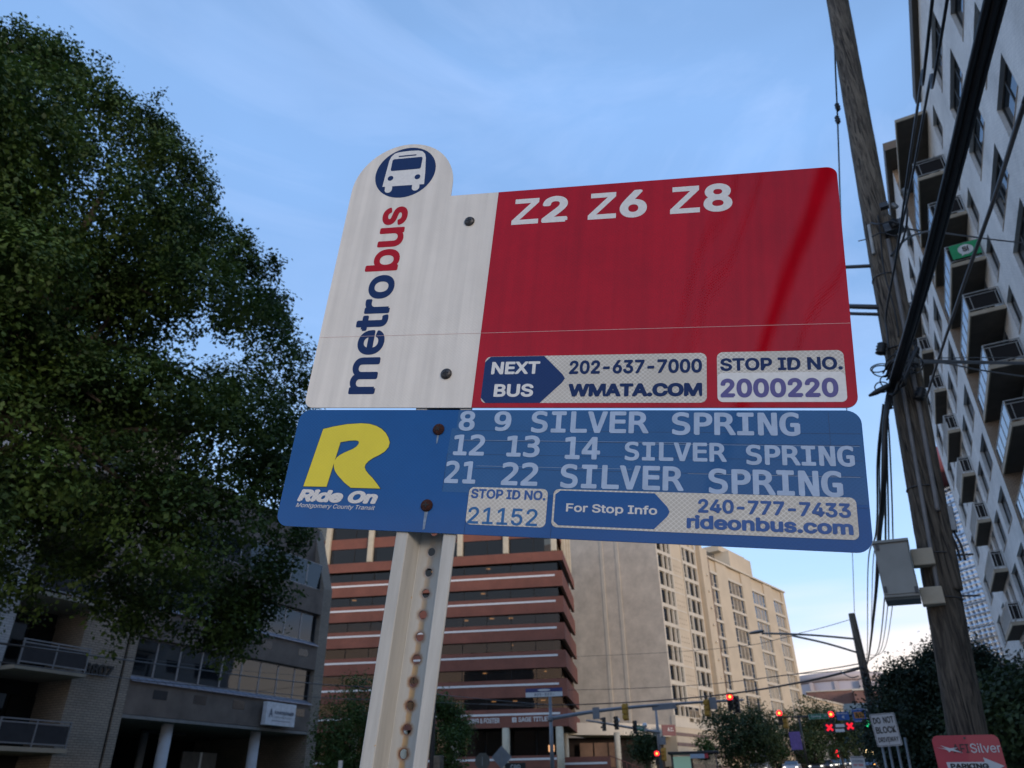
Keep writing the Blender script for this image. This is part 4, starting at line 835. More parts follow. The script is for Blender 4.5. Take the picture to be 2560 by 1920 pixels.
b = MB(); b.raw([(36.6, 0, 13.4), (37.4, 0, 13.4), (37.1, 1.1, 17.4), (36.3, 1.1, 17.4), (36.6, 14, 13.4), (37.4, 14, 13.4), (37.1, 14, 17.4), (36.3, 14, 17.4)], [(0, 1, 2, 3), (1, 5, 6, 2), (3, 2, 6, 7), (0, 3, 7, 4)]); b.build('end_pier_cap', LB_TAN, lb)
o = thing('wall_sign', 'small white sign board fixed on the portico front', 'sign', (-31.9, 32.6, 5.25), R_(90))
MB().box(0, -.35, 0, 2.3, -.05, 1.15).build('board', mat('sign_white', (.62, .64, .68), .4), o, bevel=.02)
SGT = mat('grey_print', (.16, .17, .22), .6)
def wtext(body, box, y, m, parent, **k): return link('lettering', text_mesh(body, box, m, M=Matrix.Translation((0, y, 0)) @ Matrix.Rotation(R_(90), 4, 'X'), wj=.05, **k), parent)
wtext('AdventistHealth', (.62, .56, 2.15, .76), -.36, SGT, o); wtext('Community Center', (.62, .36, 2.0, .48), -.36, SGT, o, bold=0); wtext('A', (.22, .4, .5, .82), -.36, SGT, o, bold=.03)
MB().box(.5, -.36, .22, 1.9, -.353, .25).build('underline', SGT, o)
b = thing('house_number', 'dark raised 8807 numerals on the tan brick pier', 'numerals', (-32, 0, 0), R_(90))
DN = mat('dark_bronze', (.02, .018, .016), .5)
me = text_mesh('8807', (21.72, 6.55, 23.15, 7.02), DN, M=Matrix.Translation((0, -.1, 0)) @ Matrix.Rotation(R_(90), 4, 'X'), wj=.1, bold=.03); o = link('numerals', me, b); sm = o.modifiers.new('s', 'SOLIDIFY'); sm.thickness = .08; sm.offset = 0
# ---------------------------------------------------------------- white brick apartment block on the right
WB = brick_mat('pale_grey_brick', (0.80, 0.79, 0.76), (0.70, 0.70, 0.68), (0.50, 0.50, 0.50), bw=.21, bh=.075, ms=.010, rough=.85, bump=.8)
TB = brick_mat('light_tan_brick', (0.46, 0.35, 0.25), (0.38, 0.28, 0.205), (.16, .12, .09), bw=.21, bh=.075, ms=.012, rough=.9, bump=.8)
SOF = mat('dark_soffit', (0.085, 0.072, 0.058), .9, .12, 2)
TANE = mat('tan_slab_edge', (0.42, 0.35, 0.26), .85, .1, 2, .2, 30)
GA_ = glass_mat('apartment_glass', (0.16, 0.19, 0.2), .25, 1.5, wob=.03, wsc=1.0)
GB_ = glass_mat('balcony_glass', (0.42, 0.52, 0.56), .6, 1.7)
FRD = mat('dark_window_frame', (0.05, 0.05, 0.048), .5); RLW = mat('white_rail', (0.46, 0.45, 0.43), .5)
MESHP = mat('dark_mesh_panel', (0.03, 0.028, 0.028), .95, .1, 20, spec=.05)
ab = thing('apartment_building', 'pale brick apartment block with stacked balconies rising on the right', 'building', (7.7, 41, 0))
AO = Vector((7.7, 41, 0))
def grid_wall(name, m, x, ys, zs, holes, th=.28, nrm=-1):
    """one brick sheet in the plane x with window openings; holes = set of (i, j) cells left out"""
    vs = [(x - AO.x, y - AO.y, z) for z in zs for y in ys]; ny = len(ys); fs = []
    for j in range(len(zs) - 1):
        for i in range(ny - 1):
            if (i, j) in holes: continue
            a = j * ny + i; fs.append((a + 1, a, a + ny, a + ny + 1) if nrm < 0 else (a, a + 1, a + ny + 1, a + ny))
    me = bpy.data.meshes.new(name); me.from_pydata(vs, [], fs); me.materials.append(m); me.update(); o = link(name, me, ab)
    s = o.modifiers.new('thick', 'SOLIDIFY'); s.thickness = th; s.offset = -1; return o
def apt_window(x, y0, y1, z0, z1, k=2):
    """recessed frame with sliding panes, dark screens and a tan brick sill"""
    fr = MB(); xf = x + .16; X = lambda v: v - AO.x; Y = lambda v: v - AO.y
    fr.box(X(xf), Y(y0), z0, X(xf + .09), Y(y1), z0 + .06).box(X(xf), Y(y0), z1 - .06, X(xf + .09), Y(y1), z1)
    n = k
    for i in range(n + 1):
        y = y0 + (y1 - y0) * i / n; y = min(max(y, y0 + .035), y1 - .035); fr.box(X(xf + .002), Y(y - .035), z0 + .06, X(xf + .088), Y(y + .035), z1 - .06)
    o = fr.build('window', FRD, ab)
    for i in range(n):
        a = y0 + (y1 - y0) * i / n + .04; b_ = y0 + (y1 - y0) * (i + 1) / n - .04
        MB().box(X(xf + .04), Y(a), z0 + .06, X(xf + .055), Y(b_), z1 - .06).build('pane', GA_, o)
    MB().box(X(xf + .06), Y(y0 + .05), z0 + .5 * (z1 - z0), X(xf + .07), Y(y1 - .05), z0 + .5 * (z1 - z0) + .04).build('meeting_rail', FRD, o)
    if random.random() < .5: MB().box(X(xf + .3), Y(y0), z0 + random.uniform(.2, .9), X(xf + .31), Y(y1), z1).build('blind', RLW, o)
    s = MB().raw([(X(x - .02), Y(y0), z0 - .05), (X(x - .02), Y(y1), z0 - .05), (X(xf), Y(y1), z0), (X(xf), Y(y0), z0), (X(x - .02), Y(y0), z0 - .11), (X(x - .02), Y(y1), z0 - .11), (X(xf), Y(y1), z0 - .11), (X(xf), Y(y0), z0 - .11)], [(0, 3, 2, 1), (4, 5, 6, 7), (0, 1, 5, 4), (1, 2, 6, 5), (2, 3, 7, 6), (3, 0, 4, 7)]).build('brick_sill', TB, ab)
PT = 2.885; Z1A = [15.35 + PT * k - (0) for k in range(7)]      # window heads
XA, XB, YA1 = 7.7, 6.15, 41.4
colsA = [(10.2, 13.0), (14.2, 17.6), (22.75, 25.55), (27.3, 31.0), (33.4, 35.0), (37.2, 39.8)]
ys = [-4.0] + [v for c in colsA for v in c] + [YA1]
zs = [1.0]; holes = set()
for k, zt in enumerate(Z1A): zs += [zt - 1.62, zt]
zs += [35.1]
for k in range(7):
    for c in range(6): holes.add((2 * c + 1, 2 * k + 1))
grid_wall('wall', WB, XA, ys, zs, holes)
for k, zt in enumerate(Z1A):
    for c, (a, b_) in enumerate(colsA): apt_window(XA, a, b_, zt - 1.62, zt, 2 if c in (2, 4) else 3)
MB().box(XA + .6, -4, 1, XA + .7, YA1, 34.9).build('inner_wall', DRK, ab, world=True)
MB().box(XA - .28, -4, 34.9, XA + 14, 35.35, 35.5).build('roof_eave', mat('brown_fascia', (.085, .07, .055), .7, .1, 2), ab, world=True)
MB().box(XA + .0, -4.3, 1, XA + 14, -4.0, 34.9).build('end_wall', WB, ab, world=True)
# tan return wall between the two wall planes
MB().box(XB + .003, YA1 - .02, 1.0, XA + 8, YA1 + .3, 35.88).build('tan_brick_wall', TB, ab, world=True)
# second wall plane, nearer the street
colsB = [(42.75, 45.7), (46.9, 49.6), (51.0, 52.6), (53.6, 55.0), (57.4, 59.4), (61.4, 64.8)]
ys = [YA1] + [v for c in colsB for v in c] + [66.5]
zsB = [1.0]; ZB = [6.4 + 2.955 * k for k in range(10)]
for zt in ZB: zsB += [zt - 1.65, zt]
zsB += [35.8]
hb = set((2 * c + 1, 2 * k + 1) for k in range(10) for c in range(6))
grid_wall('wall', WB, XB, ys, zsB, hb)
for zt in ZB:
    for c, (a, b_) in enumerate(colsB): apt_window(XB, a, b_, zt - 1.65, zt, 2)
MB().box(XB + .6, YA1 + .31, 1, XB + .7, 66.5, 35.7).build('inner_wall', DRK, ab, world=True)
MB().box(XB, 66.5, 1, XB + 14, 66.8, 35.8).build('end_wall', WB, ab, world=True)
MB().box(XB - .3, 39.4, 35.9, XB + 14, 67.1, 36.5).build('roof_eave', MATS['brown_fascia'], ab, world=True)
def balcony(x0, x1, y0, y1, z, side, front, panel):
    s = MB().box(x0, y0, z, x1 - .003, y1, z + .2).build('balcony', TANE, ab, world=True)
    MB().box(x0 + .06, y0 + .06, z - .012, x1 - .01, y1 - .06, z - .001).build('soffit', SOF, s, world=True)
    r = MB(); t = .045; H = 1.06; zt = z + .2
    for (a, b_, c, d) in ((x0 + .03, y0 + .03, x1, y0 + .03 + t), (x0 + .03, y0 + .03, x0 + .03 + t, y1)):
        r.box(a, b_, zt + H - t, c, d, zt + H); r.box(a, b_, zt + .1, c, d, zt + .1 + t)
        if side or b_ == y0 + .03 and d == y0 + .03 + t: r.box(a, b_, zt + H - .2, c, d, zt + H - .2 + t * .7)
    for x in (x0 + .03, x1 - t): r.box(x, y0 + .028, zt, x + t, y0 + .032 + t, zt + H)
    if True:
        xm = x0 + .25; r.box(xm, y0 + .028, zt + .1, xm + t * .7, y0 + .03 + t, zt + H - .2); xm = x1 - .2; r.box(xm, y0 + .028, zt + .1, xm + t * .7, y0 + .03 + t, zt + H - .2)
    n = int((y1 - y0) / (1.15))
    for i in range(n + 1): r.box(x0 + .028, y0 + .03 + (y1 - y0 - .1) * i / n, zt, x0 + .032 + t, y0 + .03 + (y1 - y0 - .1) * i / n + t, zt + H)
    r.build('railing', RLW if side else front, s, world=True)
    if side:
        q = MB()
        for i in range(int((y1 - y0) / .14)): q.box(x0 + .04, y0 + .1 + i * .14, zt + .1, x0 + .055, y0 + .115 + i * .14, zt + H - .05)
        o = q.build('balusters', RLW, s, world=True); o['kind'] = 'stuff'
    MB().box(x0 + .12, y0 + .05, zt + .14, x1 - .08, y0 + .065, zt + H - .08).build('mesh_panel', MESHP, s, world=True)
    for i in range(n):
        if not side: MB().box(x0 + .045, y0 + .1 + (y1 - y0 - .1) * i / n, zt + .14, x0 + .057, y0 + (y1 - y0 - .1) * (i + 1) / n, zt + H - .08).build('glass_panel', panel, s, world=True)
    return s
RLG = mat('grey_rail', (0.34, 0.33, 0.31), .5, metal=.3)
for k in range(-2, 6):
    balcony(6.2, XA, 35.25, YA1, 15.3 + 2.86 * k, False, RLG, GB_)
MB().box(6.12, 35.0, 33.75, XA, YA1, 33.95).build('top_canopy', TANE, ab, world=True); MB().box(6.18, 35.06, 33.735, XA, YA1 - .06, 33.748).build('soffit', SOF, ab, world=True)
for k in range(-3, 6): balcony(5.45, XB, 50.2, 55.6, 15.55 + 2.94 * k, True, RLW, GB_)
# green banner with a white speech balloon on one balcony rail
FG = mat('green_cloth', (0.02, 0.32, 0.12), .7, .1, 4)
bz = 23.88 + .2
bn = thing('banner', 'green banner reading Si hung on a balcony rail of the pale apartment block', 'banner', (6.2, 35.2, bz))
MB().box(.18, -.02, .16, 1.42, -.01, .98).build('cloth', FG, bn)
XZ = Matrix.Rotation(R_(90), 4, 'X')
def xz(pts, y): return MB().poly([(p[0], y, p[1]) for p in pts])
xz(ell(.82, .58, .33, .29, 28), -.03).build('speech_balloon', WST, bn); xz([(.62, .4), (.58, .24), (.76, .34)], -.031).build('balloon_tail', WST, bn)
link('lettering', text_mesh('Sí', (.68, .45, .97, .75), BLK, M=Matrix.Translation((0, -.045, 0)) @ XZ, wj=.05, bold=.03), bn)

# faceted glass tower and the red roof drum beyond it
p = azd(5.4, 190)
gt = thing('glass_tower', 'distant silvery tower with a glittering perforated skin beyond the pale apartment block', 'tower', (p.x, p.y, 0))
HX, t_, b_ = new_mat('perforated_skin'); b_.inputs['Metallic'].default_value = .75; b_.inputs['Roughness'].default_value = .22
tcn = N(t_, 'ShaderNodeTexCoord'); mpn = N(t_, 'ShaderNodeMapping'); mpn.inputs['Scale'].default_value = (1.1, 1.1, 1.0); L(t_, tcn.outputs['Object'], mpn.inputs[0])
vo = N(t_, 'ShaderNodeTexVoronoi', Scale=1.0, Randomness=0.12); L(t_, mpn.outputs[0], vo.inputs['Vector'])
r_ = N(t_, 'ShaderNodeMapRange'); r_.inputs['From Min'].default_value = .3; r_.inputs['From Max'].default_value = .42; L(t_, vo.outputs['Distance'], r_.inputs[0]); mxn = N(t_, 'ShaderNodeMix', data_type='RGBA'); L(t_, r_.outputs[0], mxn.inputs[0]); mxn.inputs[6].default_value = (.09, .13, .2, 1); mxn.inputs[7].default_value = (.38, .43, .50, 1); L(t_, mxn.outputs[2], b_.inputs['Base Color'])
bpn = N(t_, 'ShaderNodeBump', Strength=.6, Distance=.3); L(t_, vo.outputs['Distance'], bpn.inputs['Height']); L(t_, bpn.outputs[0], b_.inputs['Normal'])
ztw = 1.6 + 190 * math.tan(R_(17.9))
MB().prism([(-5.3, 0), (-.7, -4.4), (21, -4.4), (21, 26), (-5.3, 26)], 4, ztw - 2.5).build('skin', HX, gt)
MB().prism([(-4.4, .9), (-.6, -3), (20, -3), (20, 26), (-4.4, 26)], ztw - 2.5, ztw).build('crown_band', HX, gt)
for k in range(22): MB().prism([(-5.55, -.1), (-.8, -4.7), (21.2, -4.7), (21.2, 26.2), (-5.55, 26.2)], 8 + k * 2.4, 8.25 + k * 2.4).build('floor_fin', mat('silver_fin', (.24, .29, .36), .3, metal=.7), gt)
p = azd(5.0, 186); zd = 1.6 + 186 * math.tan(R_(18.35))
rd = thing('roof_drum', 'dark red round drum with a pinkish rim high behind the pale apartment block', 'roof drum', (p.x, p.y, zd))
MB().lathe([(8.4, 0), (9.3, .4), (9.3, 5.4), (8.7, 5.8)], 48, Matrix.Translation((3.6, 0, 0))).build('rim', mat('pinkish_red', (.36, .10, .11), .5, .05, 1), rd)
MB().lathe([(8.3, -.08), (8.38, -.01)], 48, Matrix.Translation((3.6, 0, 0))).build('underside', mat('deep_red', (.16, .02, .03), .6), rd)
for x, y in ((-.9, 3.7), (7.8, 3.7), (3.6, -2.2)): MB().tube([(x, y, -5), (x, y, -.08)], .35, 8).build('support', RAILM, rd)

# ---------------------------------------------------------------- big utility pole
def depth(p): return -(Matrix(RC).transposed() @ (Vector(p) - Vector((0, 0, EYE)))).z if False else -(Vector((RC[0][2], RC[1][2], RC[2][2])).dot(Vector(p) - Vector((0, 0, EYE))))
PL = at(2412, 1800, 7.3); PH = at(2093, 0, 7.45); PD = (PH - PL).normalized()
def on_pole(py):
    lo, hi = -30.0, 60.0
    for _ in range(40):
        m = (lo + hi) / 2; q = PL + PD * m - Vector((0, 0, EYE)); c = Matrix(RC).transposed() @ q; yy = 960 - c.y / (-c.z) * FPX
        if yy > py: lo = m
        else: hi = m
    return PL + PD * lo
def prad(py): return (43.5 - (19.5 * (1 - py / 1800.0))) * depth(on_pole(py)) / FPX
SXV = Vector((math.cos(R_(4)), -math.sin(R_(4)), 0)); SXV = (SXV - PD * SXV.dot(PD)).normalized(); FV = SXV.cross(PD).normalized()
if FV.y > 0: FV = -FV
def pp(py, s=0.0, f=1.0): 
    """point on the pole's skin: s = sideways in radii, f = towards the viewer in radii"""
    r = prad(py); return on_pole(py) + SXV * (s * r) + FV * (f * r)
WOOD, t_, b_ = new_mat('weathered_pole_wood'); tcn = N(t_, 'ShaderNodeTexCoord')
mpn = N(t_, 'ShaderNodeMapping'); mpn.inputs['Scale'].default_value = (14, 14, 1.1); L(t_, tcn.outputs['Object'], mpn.inputs[0]); n1 = N(t_, 'ShaderNodeTexNoise', Scale=2.0, Detail=9.0, Roughness=0.68, Distortion=1.2); L(t_, mpn.outputs[0], n1.inputs['Vector'])
n2 = N(t_, 'ShaderNodeTexNoise', Scale=1.3, Detail=3.0); L(t_, tcn.outputs['Object'], n2.inputs['Vector'])
mpc = N(t_, 'ShaderNodeMapping'); mpc.inputs['Scale'].default_value = (30, 30, .8); L(t_, tcn.outputs['Object'], mpc.inputs[0]); n3 = N(t_, 'ShaderNodeTexNoise', Scale=1.6, Detail=4.0, Distortion=.6); L(t_, mpc.outputs[0], n3.inputs['Vector'])
cr = N(t_, 'ShaderNodeValToRGB'); cr.color_ramp.elements[0].position = .36; cr.color_ramp.elements[0].color = (.035, .025, .018, 1); cr.color_ramp.elements[1].position = .66; cr.color_ramp.elements[1].color = (.26, .205, .15, 1); L(t_, n1.outputs[0], cr.inputs[0])
ck = N(t_, 'ShaderNodeMapRange'); ck.inputs['From Min'].default_value = .33; ck.inputs['From Max'].default_value = .40; ck.inputs['To Min'].default_value = .18; L(t_, n3.outputs[0], ck.inputs[0])
zz_ = N(t_, 'ShaderNodeSeparateXYZ'); L(t_, tcn.outputs['Object'], zz_.inputs[0]); zr = N(t_, 'ShaderNodeMapRange'); zr.inputs['From Min'].default_value = 3.2; zr.inputs['From Max'].default_value = 7.5; zr.inputs['To Min'].default_value = .5; L(t_, zz_.outputs[2], zr.inputs[0])  # wood colour darkens towards the butt
mu = N(t_, 'ShaderNodeMath', operation='MULTIPLY'); L(t_, ck.outputs[0], mu.inputs[0]); L(t_, zr.outputs[0], mu.inputs[1]); vs_ = N(t_, 'ShaderNodeVectorMath', operation='SCALE'); L(t_, cr.outputs[0], vs_.inputs[0]); L(t_, mu.outputs[0], vs_.inputs['Scale']); L(t_, vs_.outputs[0], b_.inputs['Base Color']); b_.inputs['Roughness'].default_value = .9
ad_ = N(t_, 'ShaderNodeMath', operation='ADD'); L(t_, n1.outputs[0], ad_.inputs[0]); L(t_, ck.outputs[0], ad_.inputs[1]); bpn = N(t_, 'ShaderNodeBump', Strength=.9, Distance=.012); L(t_, ad_.outputs[0], bpn.inputs['Height']); L(t_, bpn.outputs[0], b_.inputs['Normal'])
base = PL - PD * (PL.z / PD.z)
up = thing('utility_pole', 'tall weathered wooden utility pole leaning over the right side', 'utility pole', base)
rows_ = [1800 - 75 * i for i in range(27)]
path = [base] + [on_pole(r) for r in rows_] ; rr_ = [prad(1800) * 1.06] + [prad(r) for r in rows_]
b = MB(); n_seg = 28; i0 = 0
pts2 = []; rad2 = []
for a, c, ra, rb_ in zip(path[:-1], path[1:], rr_[:-1], rr_[1:]):
    for q in range(3): pts2.append(a.lerp(c, q / 3)); rad2.append((ra + (rb_ - ra) * q / 3) * random.uniform(.985, 1.015))
b.tube([p - base for p in pts2], rad2, n_seg)
for i, v in enumerate(b.v):      # slightly out of round, with lengthwise flutes
    j = i % n_seg; k = i // n_seg
    if k < len(pts2):
        c = pts2[k] - base; d = Vector(v) - c; b.v[i] = tuple(c + d * (1 + .03 * math.sin(j * 1.7 + 2) + .02 * math.sin(j * 3.1 + k * .05)))
b.build('trunk', WOOD, up)
def catm(pts, n=8):
    P_ = [Vector(p) for p in pts]; P_ = [P_[0] * 2 - P_[1]] + P_ + [P_[-1] * 2 - P_[-2]]; out = []
    for i in range(1, len(P_) - 2):
        for k in range(n):
            t = k / n; a, b_, c, d = P_[i - 1:i + 3]
            out.append(.5 * ((2 * b_) + (c - a) * t + (2 * a - 5 * b_ + 4 * c - d) * t * t + (3 * b_ - a - 3 * c + d) * t ** 3))
    return out + [P_[-2]]
def tubep(name, pts, r, m, parent, smooth=True, seg=8):
    q = catm(pts) if smooth and len(pts) > 2 else [Vector(p) for p in pts]; return MB().tube(q, r, seg).build(name, m, parent, world=True)
CAB = mat('black_cable', (0.012, 0.012, 0.014), .45, .2, 20); GAL = mat('galvanised_steel', (0.24, 0.245, 0.25), .5, .15, 12, metal=.6); PVC = mat('grey_conduit', (0.19, 0.175, 0.17), .6, .15, 8)
tubep('conduit', [pp(y, -.15, 1.12) for y in (1495, 1400, 1300, 1200, 1100, 1000, 955)], .017, PVC, up)
tubep('conduit', [pp(y, .62, .95) for y in (1290, 1200, 1100, 1000, 900, 800, 700, 620)], .02, PVC, up)
tubep('guard_board', [pp(y, .78, .45) for y in (1480, 1400, 1250, 1100, 950, 800, 700, 560)], .055, WOOD, up)
tubep('ground_wire', [pp(y, .1 + .12 * math.sin(y / 40), 1.06) for y in range(560, 880, 20)], .007, CAB, up)
tubep('white_tube', [pp(y, -.55, .95) for y in (575, 610, 648)], .017, RLW, up)
for py, s in ((1225, 1.0), (1390, -.2), (1500, .2), (880, .3), (700, .5)):
    ring = [on_pole(py) + (SXV * math.cos(a) + FV * math.sin(a)) * prad(py) * 1.05 for a in [2 * math.pi * k / 20 for k in range(21)]]
    tubep('strap', ring, .006, STE, up, False)
for py, ln_ in ((1391, .16), (1492, .14)): tubep('step_bolt', [pp(py, .9, .1), pp(py, .9, .1) + SXV * ln_], .008, STE, up, False)
tubep('spike', [pp(590, -.9, 0), pp(590, -.9, 0) - SXV * .09], .006, STE, up, False)
tubep('support_arm', [pp(664, -.7, .3), at(2108, 668, 7.6), at(2040, 672, 8.0)], .02, STE, up, False)
tubep('support_arm', [pp(772, -.6, .5), at(2126, 766, 7.5), at(2040, 759, 8.0)], .027, STE, up, False)
tubep('support_arm', [pp(790, -.6, .5), at(2128, 784, 7.5), at(2040, 777, 8.0)], .018, STE, up, False)
# insulators and clamps about the cable joints
for px, py, s in ((2203, 872, 1), (2228, 972, .8), (2300, 985, 1.0), (2285, 890, .8), (2235, 560, .9), (2262, 480, .7), (2222, 1010, .8), (2285, 905, .7), (2236, 515, .6)):
    p = at(px, py, 7.15); M = Matrix.Translation(p) @ Matrix.Rotation(random.uniform(-.6, .6), 4, 'Y') @ Matrix.Scale(s, 4)
    mb = MB().lathe([(.02, -.06), (.05, -.05), (.03, -.03), (.05, -.015), (.03, 0), (.05, .02), (.03, .035), (.045, .05), (.015, .07)], 12, M); mb.build('insulator', CAB if s > .75 else GAL, up, world=True)
# tangle of drops and slack coils
def loop_(px, py, wx, wy, ang=0, n=16, d=7.1, jit=.08):
    pts = []
    for k in range(n + 1):
        t = 2 * math.pi * k / n * 1.15; x = wx * math.cos(t); y = wy * math.sin(t); pts.append(at(px + x * math.cos(ang) - y * math.sin(ang), py + x * math.sin(ang) + y * math.cos(ang), d + jit * math.sin(3 * t)))
    return pts
for a in ((2198, 920, 22, 10, -.2), (2206, 928, 26, 14, .1), (2222, 955, 22, 16, .3), (2205, 968, 18, 13, 0), (2285, 900, 24, 14, .5), (2290, 912, 18, 20, .1), (2240, 905, 30, 18, -.6), (2275, 880, 14, 22, .2), (2262, 905, 34, 20, .9)):
    tubep('slack_coil', loop_(*a), .0065, CAB, up, True, 6)
for k in range(16):
    x0 = random.uniform(2205, 2245); y0 = random.uniform(930, 990); x1 = random.uniform(2255, 2300); y1 = random.uniform(840, 915)
    tubep('jumper_wire', [at(x0, y0, 7.05), at(x0 + random.uniform(5, 25), y0 - random.uniform(10, 40), 6.95), at(x1 - random.uniform(0, 20), y1 + random.uniform(-15, 20), 6.95), at(x1, y1, 7.0)], random.choice((.006, .009, .012)), CAB, up, True, 6)
tubep('splice_case', [at(2172, 990, 7.0), at(2190, 981, 7.0), at(2215, 968, 7.0), at(2240, 955, 7.0)], [.012, .028, .03, .014], CAB, up, False)
tubep('jumper_wire', [pp(572, -.4, 1.05), at(2200, 560, 7.1), at(2228, 553, 7.1), at(2250, 560, 7.1)], .007, CAB, up)
tubep('jumper_wire', [at(2180, 592, 7.15), at(2205, 582, 7.1), at(2240, 590, 7.1), at(2262, 575, 7.1)], .007, CAB, up)
b = MB(); q0 = at(2210, 515, 7.15); b.box(-.04, -.03, -.03, .04, .03, .03, Matrix.Translation(q0)); b.build('bracket', STE, up, world=True)
q0 = at(2236, 568, 7.2); MB().box(-.10, -.05, -.06, .08, .05, .06, Matrix.Translation(q0)).build('bracket', STE, up, world=True)
# equipment cabinet held off the pole
def frame_at(o, ux, uy):
    ux = ux.normalized(); uy = (uy - ux * uy.dot(ux)).normalized(); uz = ux.cross(uy); M = Matrix(((ux.x, uy.x, uz.x, o.x), (ux.y, uy.y, uz.y, o.y), (ux.z, uy.z, uz.z, o.z), (0, 0, 0, 1))); return M
TL, TR, BR, BL = (at(2184, 1356, 7.0), at(2273, 1348, 7.0), at(2296, 1488, 7.0), at(2209, 1496, 7.0))
O_ = (TL + TR + BR + BL) / 4; MC = frame_at(O_, (TR - TL + BR - BL) * .5, (TL - BL + TR - BR) * .5); wd = ((TR - TL).length + (BR - BL).length) / 4; hh = ((TL - BL).length + (TR - BR).length) / 4
cbn = thing('equipment_cabinet', 'grey metal cabinet bracketed to the left of the utility pole', 'cabinet', M=MC)
CBM = mat('cabinet_grey', (0.24, 0.235, 0.215), .5, .1, 3)
MB().box(-wd, -hh, -.26, wd, hh, 0).build('body', CBM, cbn, bevel=.008); MB().box(-wd * 1.05, hh * .93, -.28, wd * 1.05, hh * 1.04, .02).build('hood', CBM, cbn, bevel=.005)
MB().box(-wd * .93, -hh * .9, .002, wd * .93, hh * .88, .01).build('door', CBM, cbn, bevel=.004); MB().box(-wd * .98, -hh - .02, -.25, wd * .98, -hh - .002, -.01).build('base_plate', mat('dark_green_metal', (.03, .035, .03), .5), cbn)
for v in (hh * .42, -hh * .95): MB().box(wd + .002, v - .07, -.2, wd + .17, v + .07, -.08).build('bracket', TANE, cbn, bevel=.006)
for u, v in ((-wd * .85, -hh * .72), (wd * .85, -hh * .8), (-wd * .8, hh * .8)): MB().box(u - .012, v - .025, .012, u + .012, v + .025, .022).build('latch', STE, cbn)
TL, TR, BR, BL = (at(2347, 1271, 7.25), at(2378, 1268, 7.25), at(2384, 1321, 7.25), at(2352, 1322, 7.25))
MC = frame_at((TL + TR + BR + BL) / 4, TR - TL, TL - BL); jb = thing('junction_box', 'small grey junction box with round knockouts on the right of the utility pole', 'junction box', M=MC)
MB().box(-.065, -.11, -.1, .065, .11, 0).build('body', GAL, jb, bevel=.006)
for u, v in ((-.015, -.005), (.01, .075)): MB().lathe([(.014, 0), (.014, .004)], 16, Matrix.Translation((u, v, 0.001))).build('knockout', RST, jb)
for u in (.0, .035): tubep('cable_tail', [MC @ Vector((u, -.11, -.05)), MC @ Vector((u + .03, -.22, -.05)), MC @ Vector((u + .04, -.36, -.06))], .01, CAB, jb)
tubep('cable_tail', [MC @ Vector((-.03, -.11, -.05)), MC @ Vector((-.08, -.13, -.05)), MC @ Vector((-.11, -.08, -.05))], .012, CAB, jb)

# ---------------------------------------------------------------- overhead cables
def cable(label, pts, r, grp=None, m=None, seg=8):
    q = catm([p if isinstance(p, Vector) else at(*p) for p in pts], 10); o0 = q[0].copy()
    o = MB().tube([p - o0 for p in q], r, seg).build('overhead_cable', m or CAB); o.location = o0; return tag(o, label, 'cable', grp)
GB1 = 'cables of the thick bundle above the pole'
far = Vector((2.6, -24, 4.4))
for i, (dx, dd, r) in enumerate(((-20, .0, .022), (-9, .12, .016), (2, .05, .024), (13, .18, .018), (21, .1, .015))):
    lab = ('leftmost heavy black cable of the thick overhead bundle', 'second thin cable from the left in the thick overhead bundle', 'middle and heaviest cable of the thick overhead bundle', 'fourth cable from the left in the thick overhead bundle', 'rightmost thin cable of the thick overhead bundle')[i]
    e = dd * .35; p1 = at(2490 + dx, 0, 3.2 + e); p5 = at(2235 + dx * .4, 960, 7.0 + e); dv = (p1 - p5)
    mids = [p5 + dv * f - Vector((0, 0, .05 * math.sin(math.pi * f))) for f in (6.2, 3.4, 1.8, 1.0, .75, .5, .25, 0.0)]
    cable(lab, mids + ([(2214, 1050, 7.05), (2208, 1240, 7.3), (2198, 1340, 8.5), (2188, 1500, 14), (2172, 1640, 26), (2161, 1682, 33)] if i in (0, 2) else []), r, GB1)
cable('thin black wire left of the thick bundle, reaching the pole by its middle clamp', [Vector((3.0, -22, 5.8)), Vector((1.9, -8.2, 5.4)), Vector((1.5, -3, 5.2)), (2331, 0, 3.4), (2305, 190, 4.2), (2270, 430, 5.6), (2241, 640, 6.7), (2216, 780, 7.1), (2218, 830, 7.15), (2222, 872, 7.15)], .010)
cable('second thin black wire crossing the roof edge beside the thick bundle', [Vector((3.6, -22, 5.9)), Vector((2.2, -8.2, 5.5)), Vector((1.75, -3, 5.3)), (2368, 0, 3.5), (2325, 200, 4.4), (2285, 420, 5.6), (2254, 570, 6.6), (2238, 650, 7.0)], .010)
cable('black wire dropping along the pole face behind the first thin wire', [(2262, 490, 6.9), (2268, 540, 6.9), (2260, 590, 7.0), (2240, 640, 7.1)], .011)
cable('heavy black wire crossing the balconies from the right edge', [Vector((6.0, -22, 5.4)), Vector((3.6, -8.7, 5.1)), Vector((3.05, -5.6, 5.1)), Vector((2.3, -1.0, 5.05)), (2640, 60, 3.45), (2560, 262, 3.9), (2484, 500, 5.2), (2420, 680, 6.6), (2362, 850, 8.5), (2310, 1010, 11), (2300, 1030, 11.5)], .016)
cable('sagging thin wire across the balcony soffits under the green banner level', [(2228, 640, 7.1), (2262, 600, 7.3), (2300, 583, 8), (2330, 579, 9), (2400, 588, 10.5), (2500, 601, 12), (2600, 611, 13.5)], .012)
cable('short wire joining the upper clamp to the sagging wire', [(2246, 568, 7.15), (2275, 573, 7.3), (2300, 577, 7.6)], .010)
cable('heavy level cable running right from the cable tangle', [(2270, 905, 7.1), (2330, 904, 8), (2450, 906, 10), (2620, 909, 13)], .024)
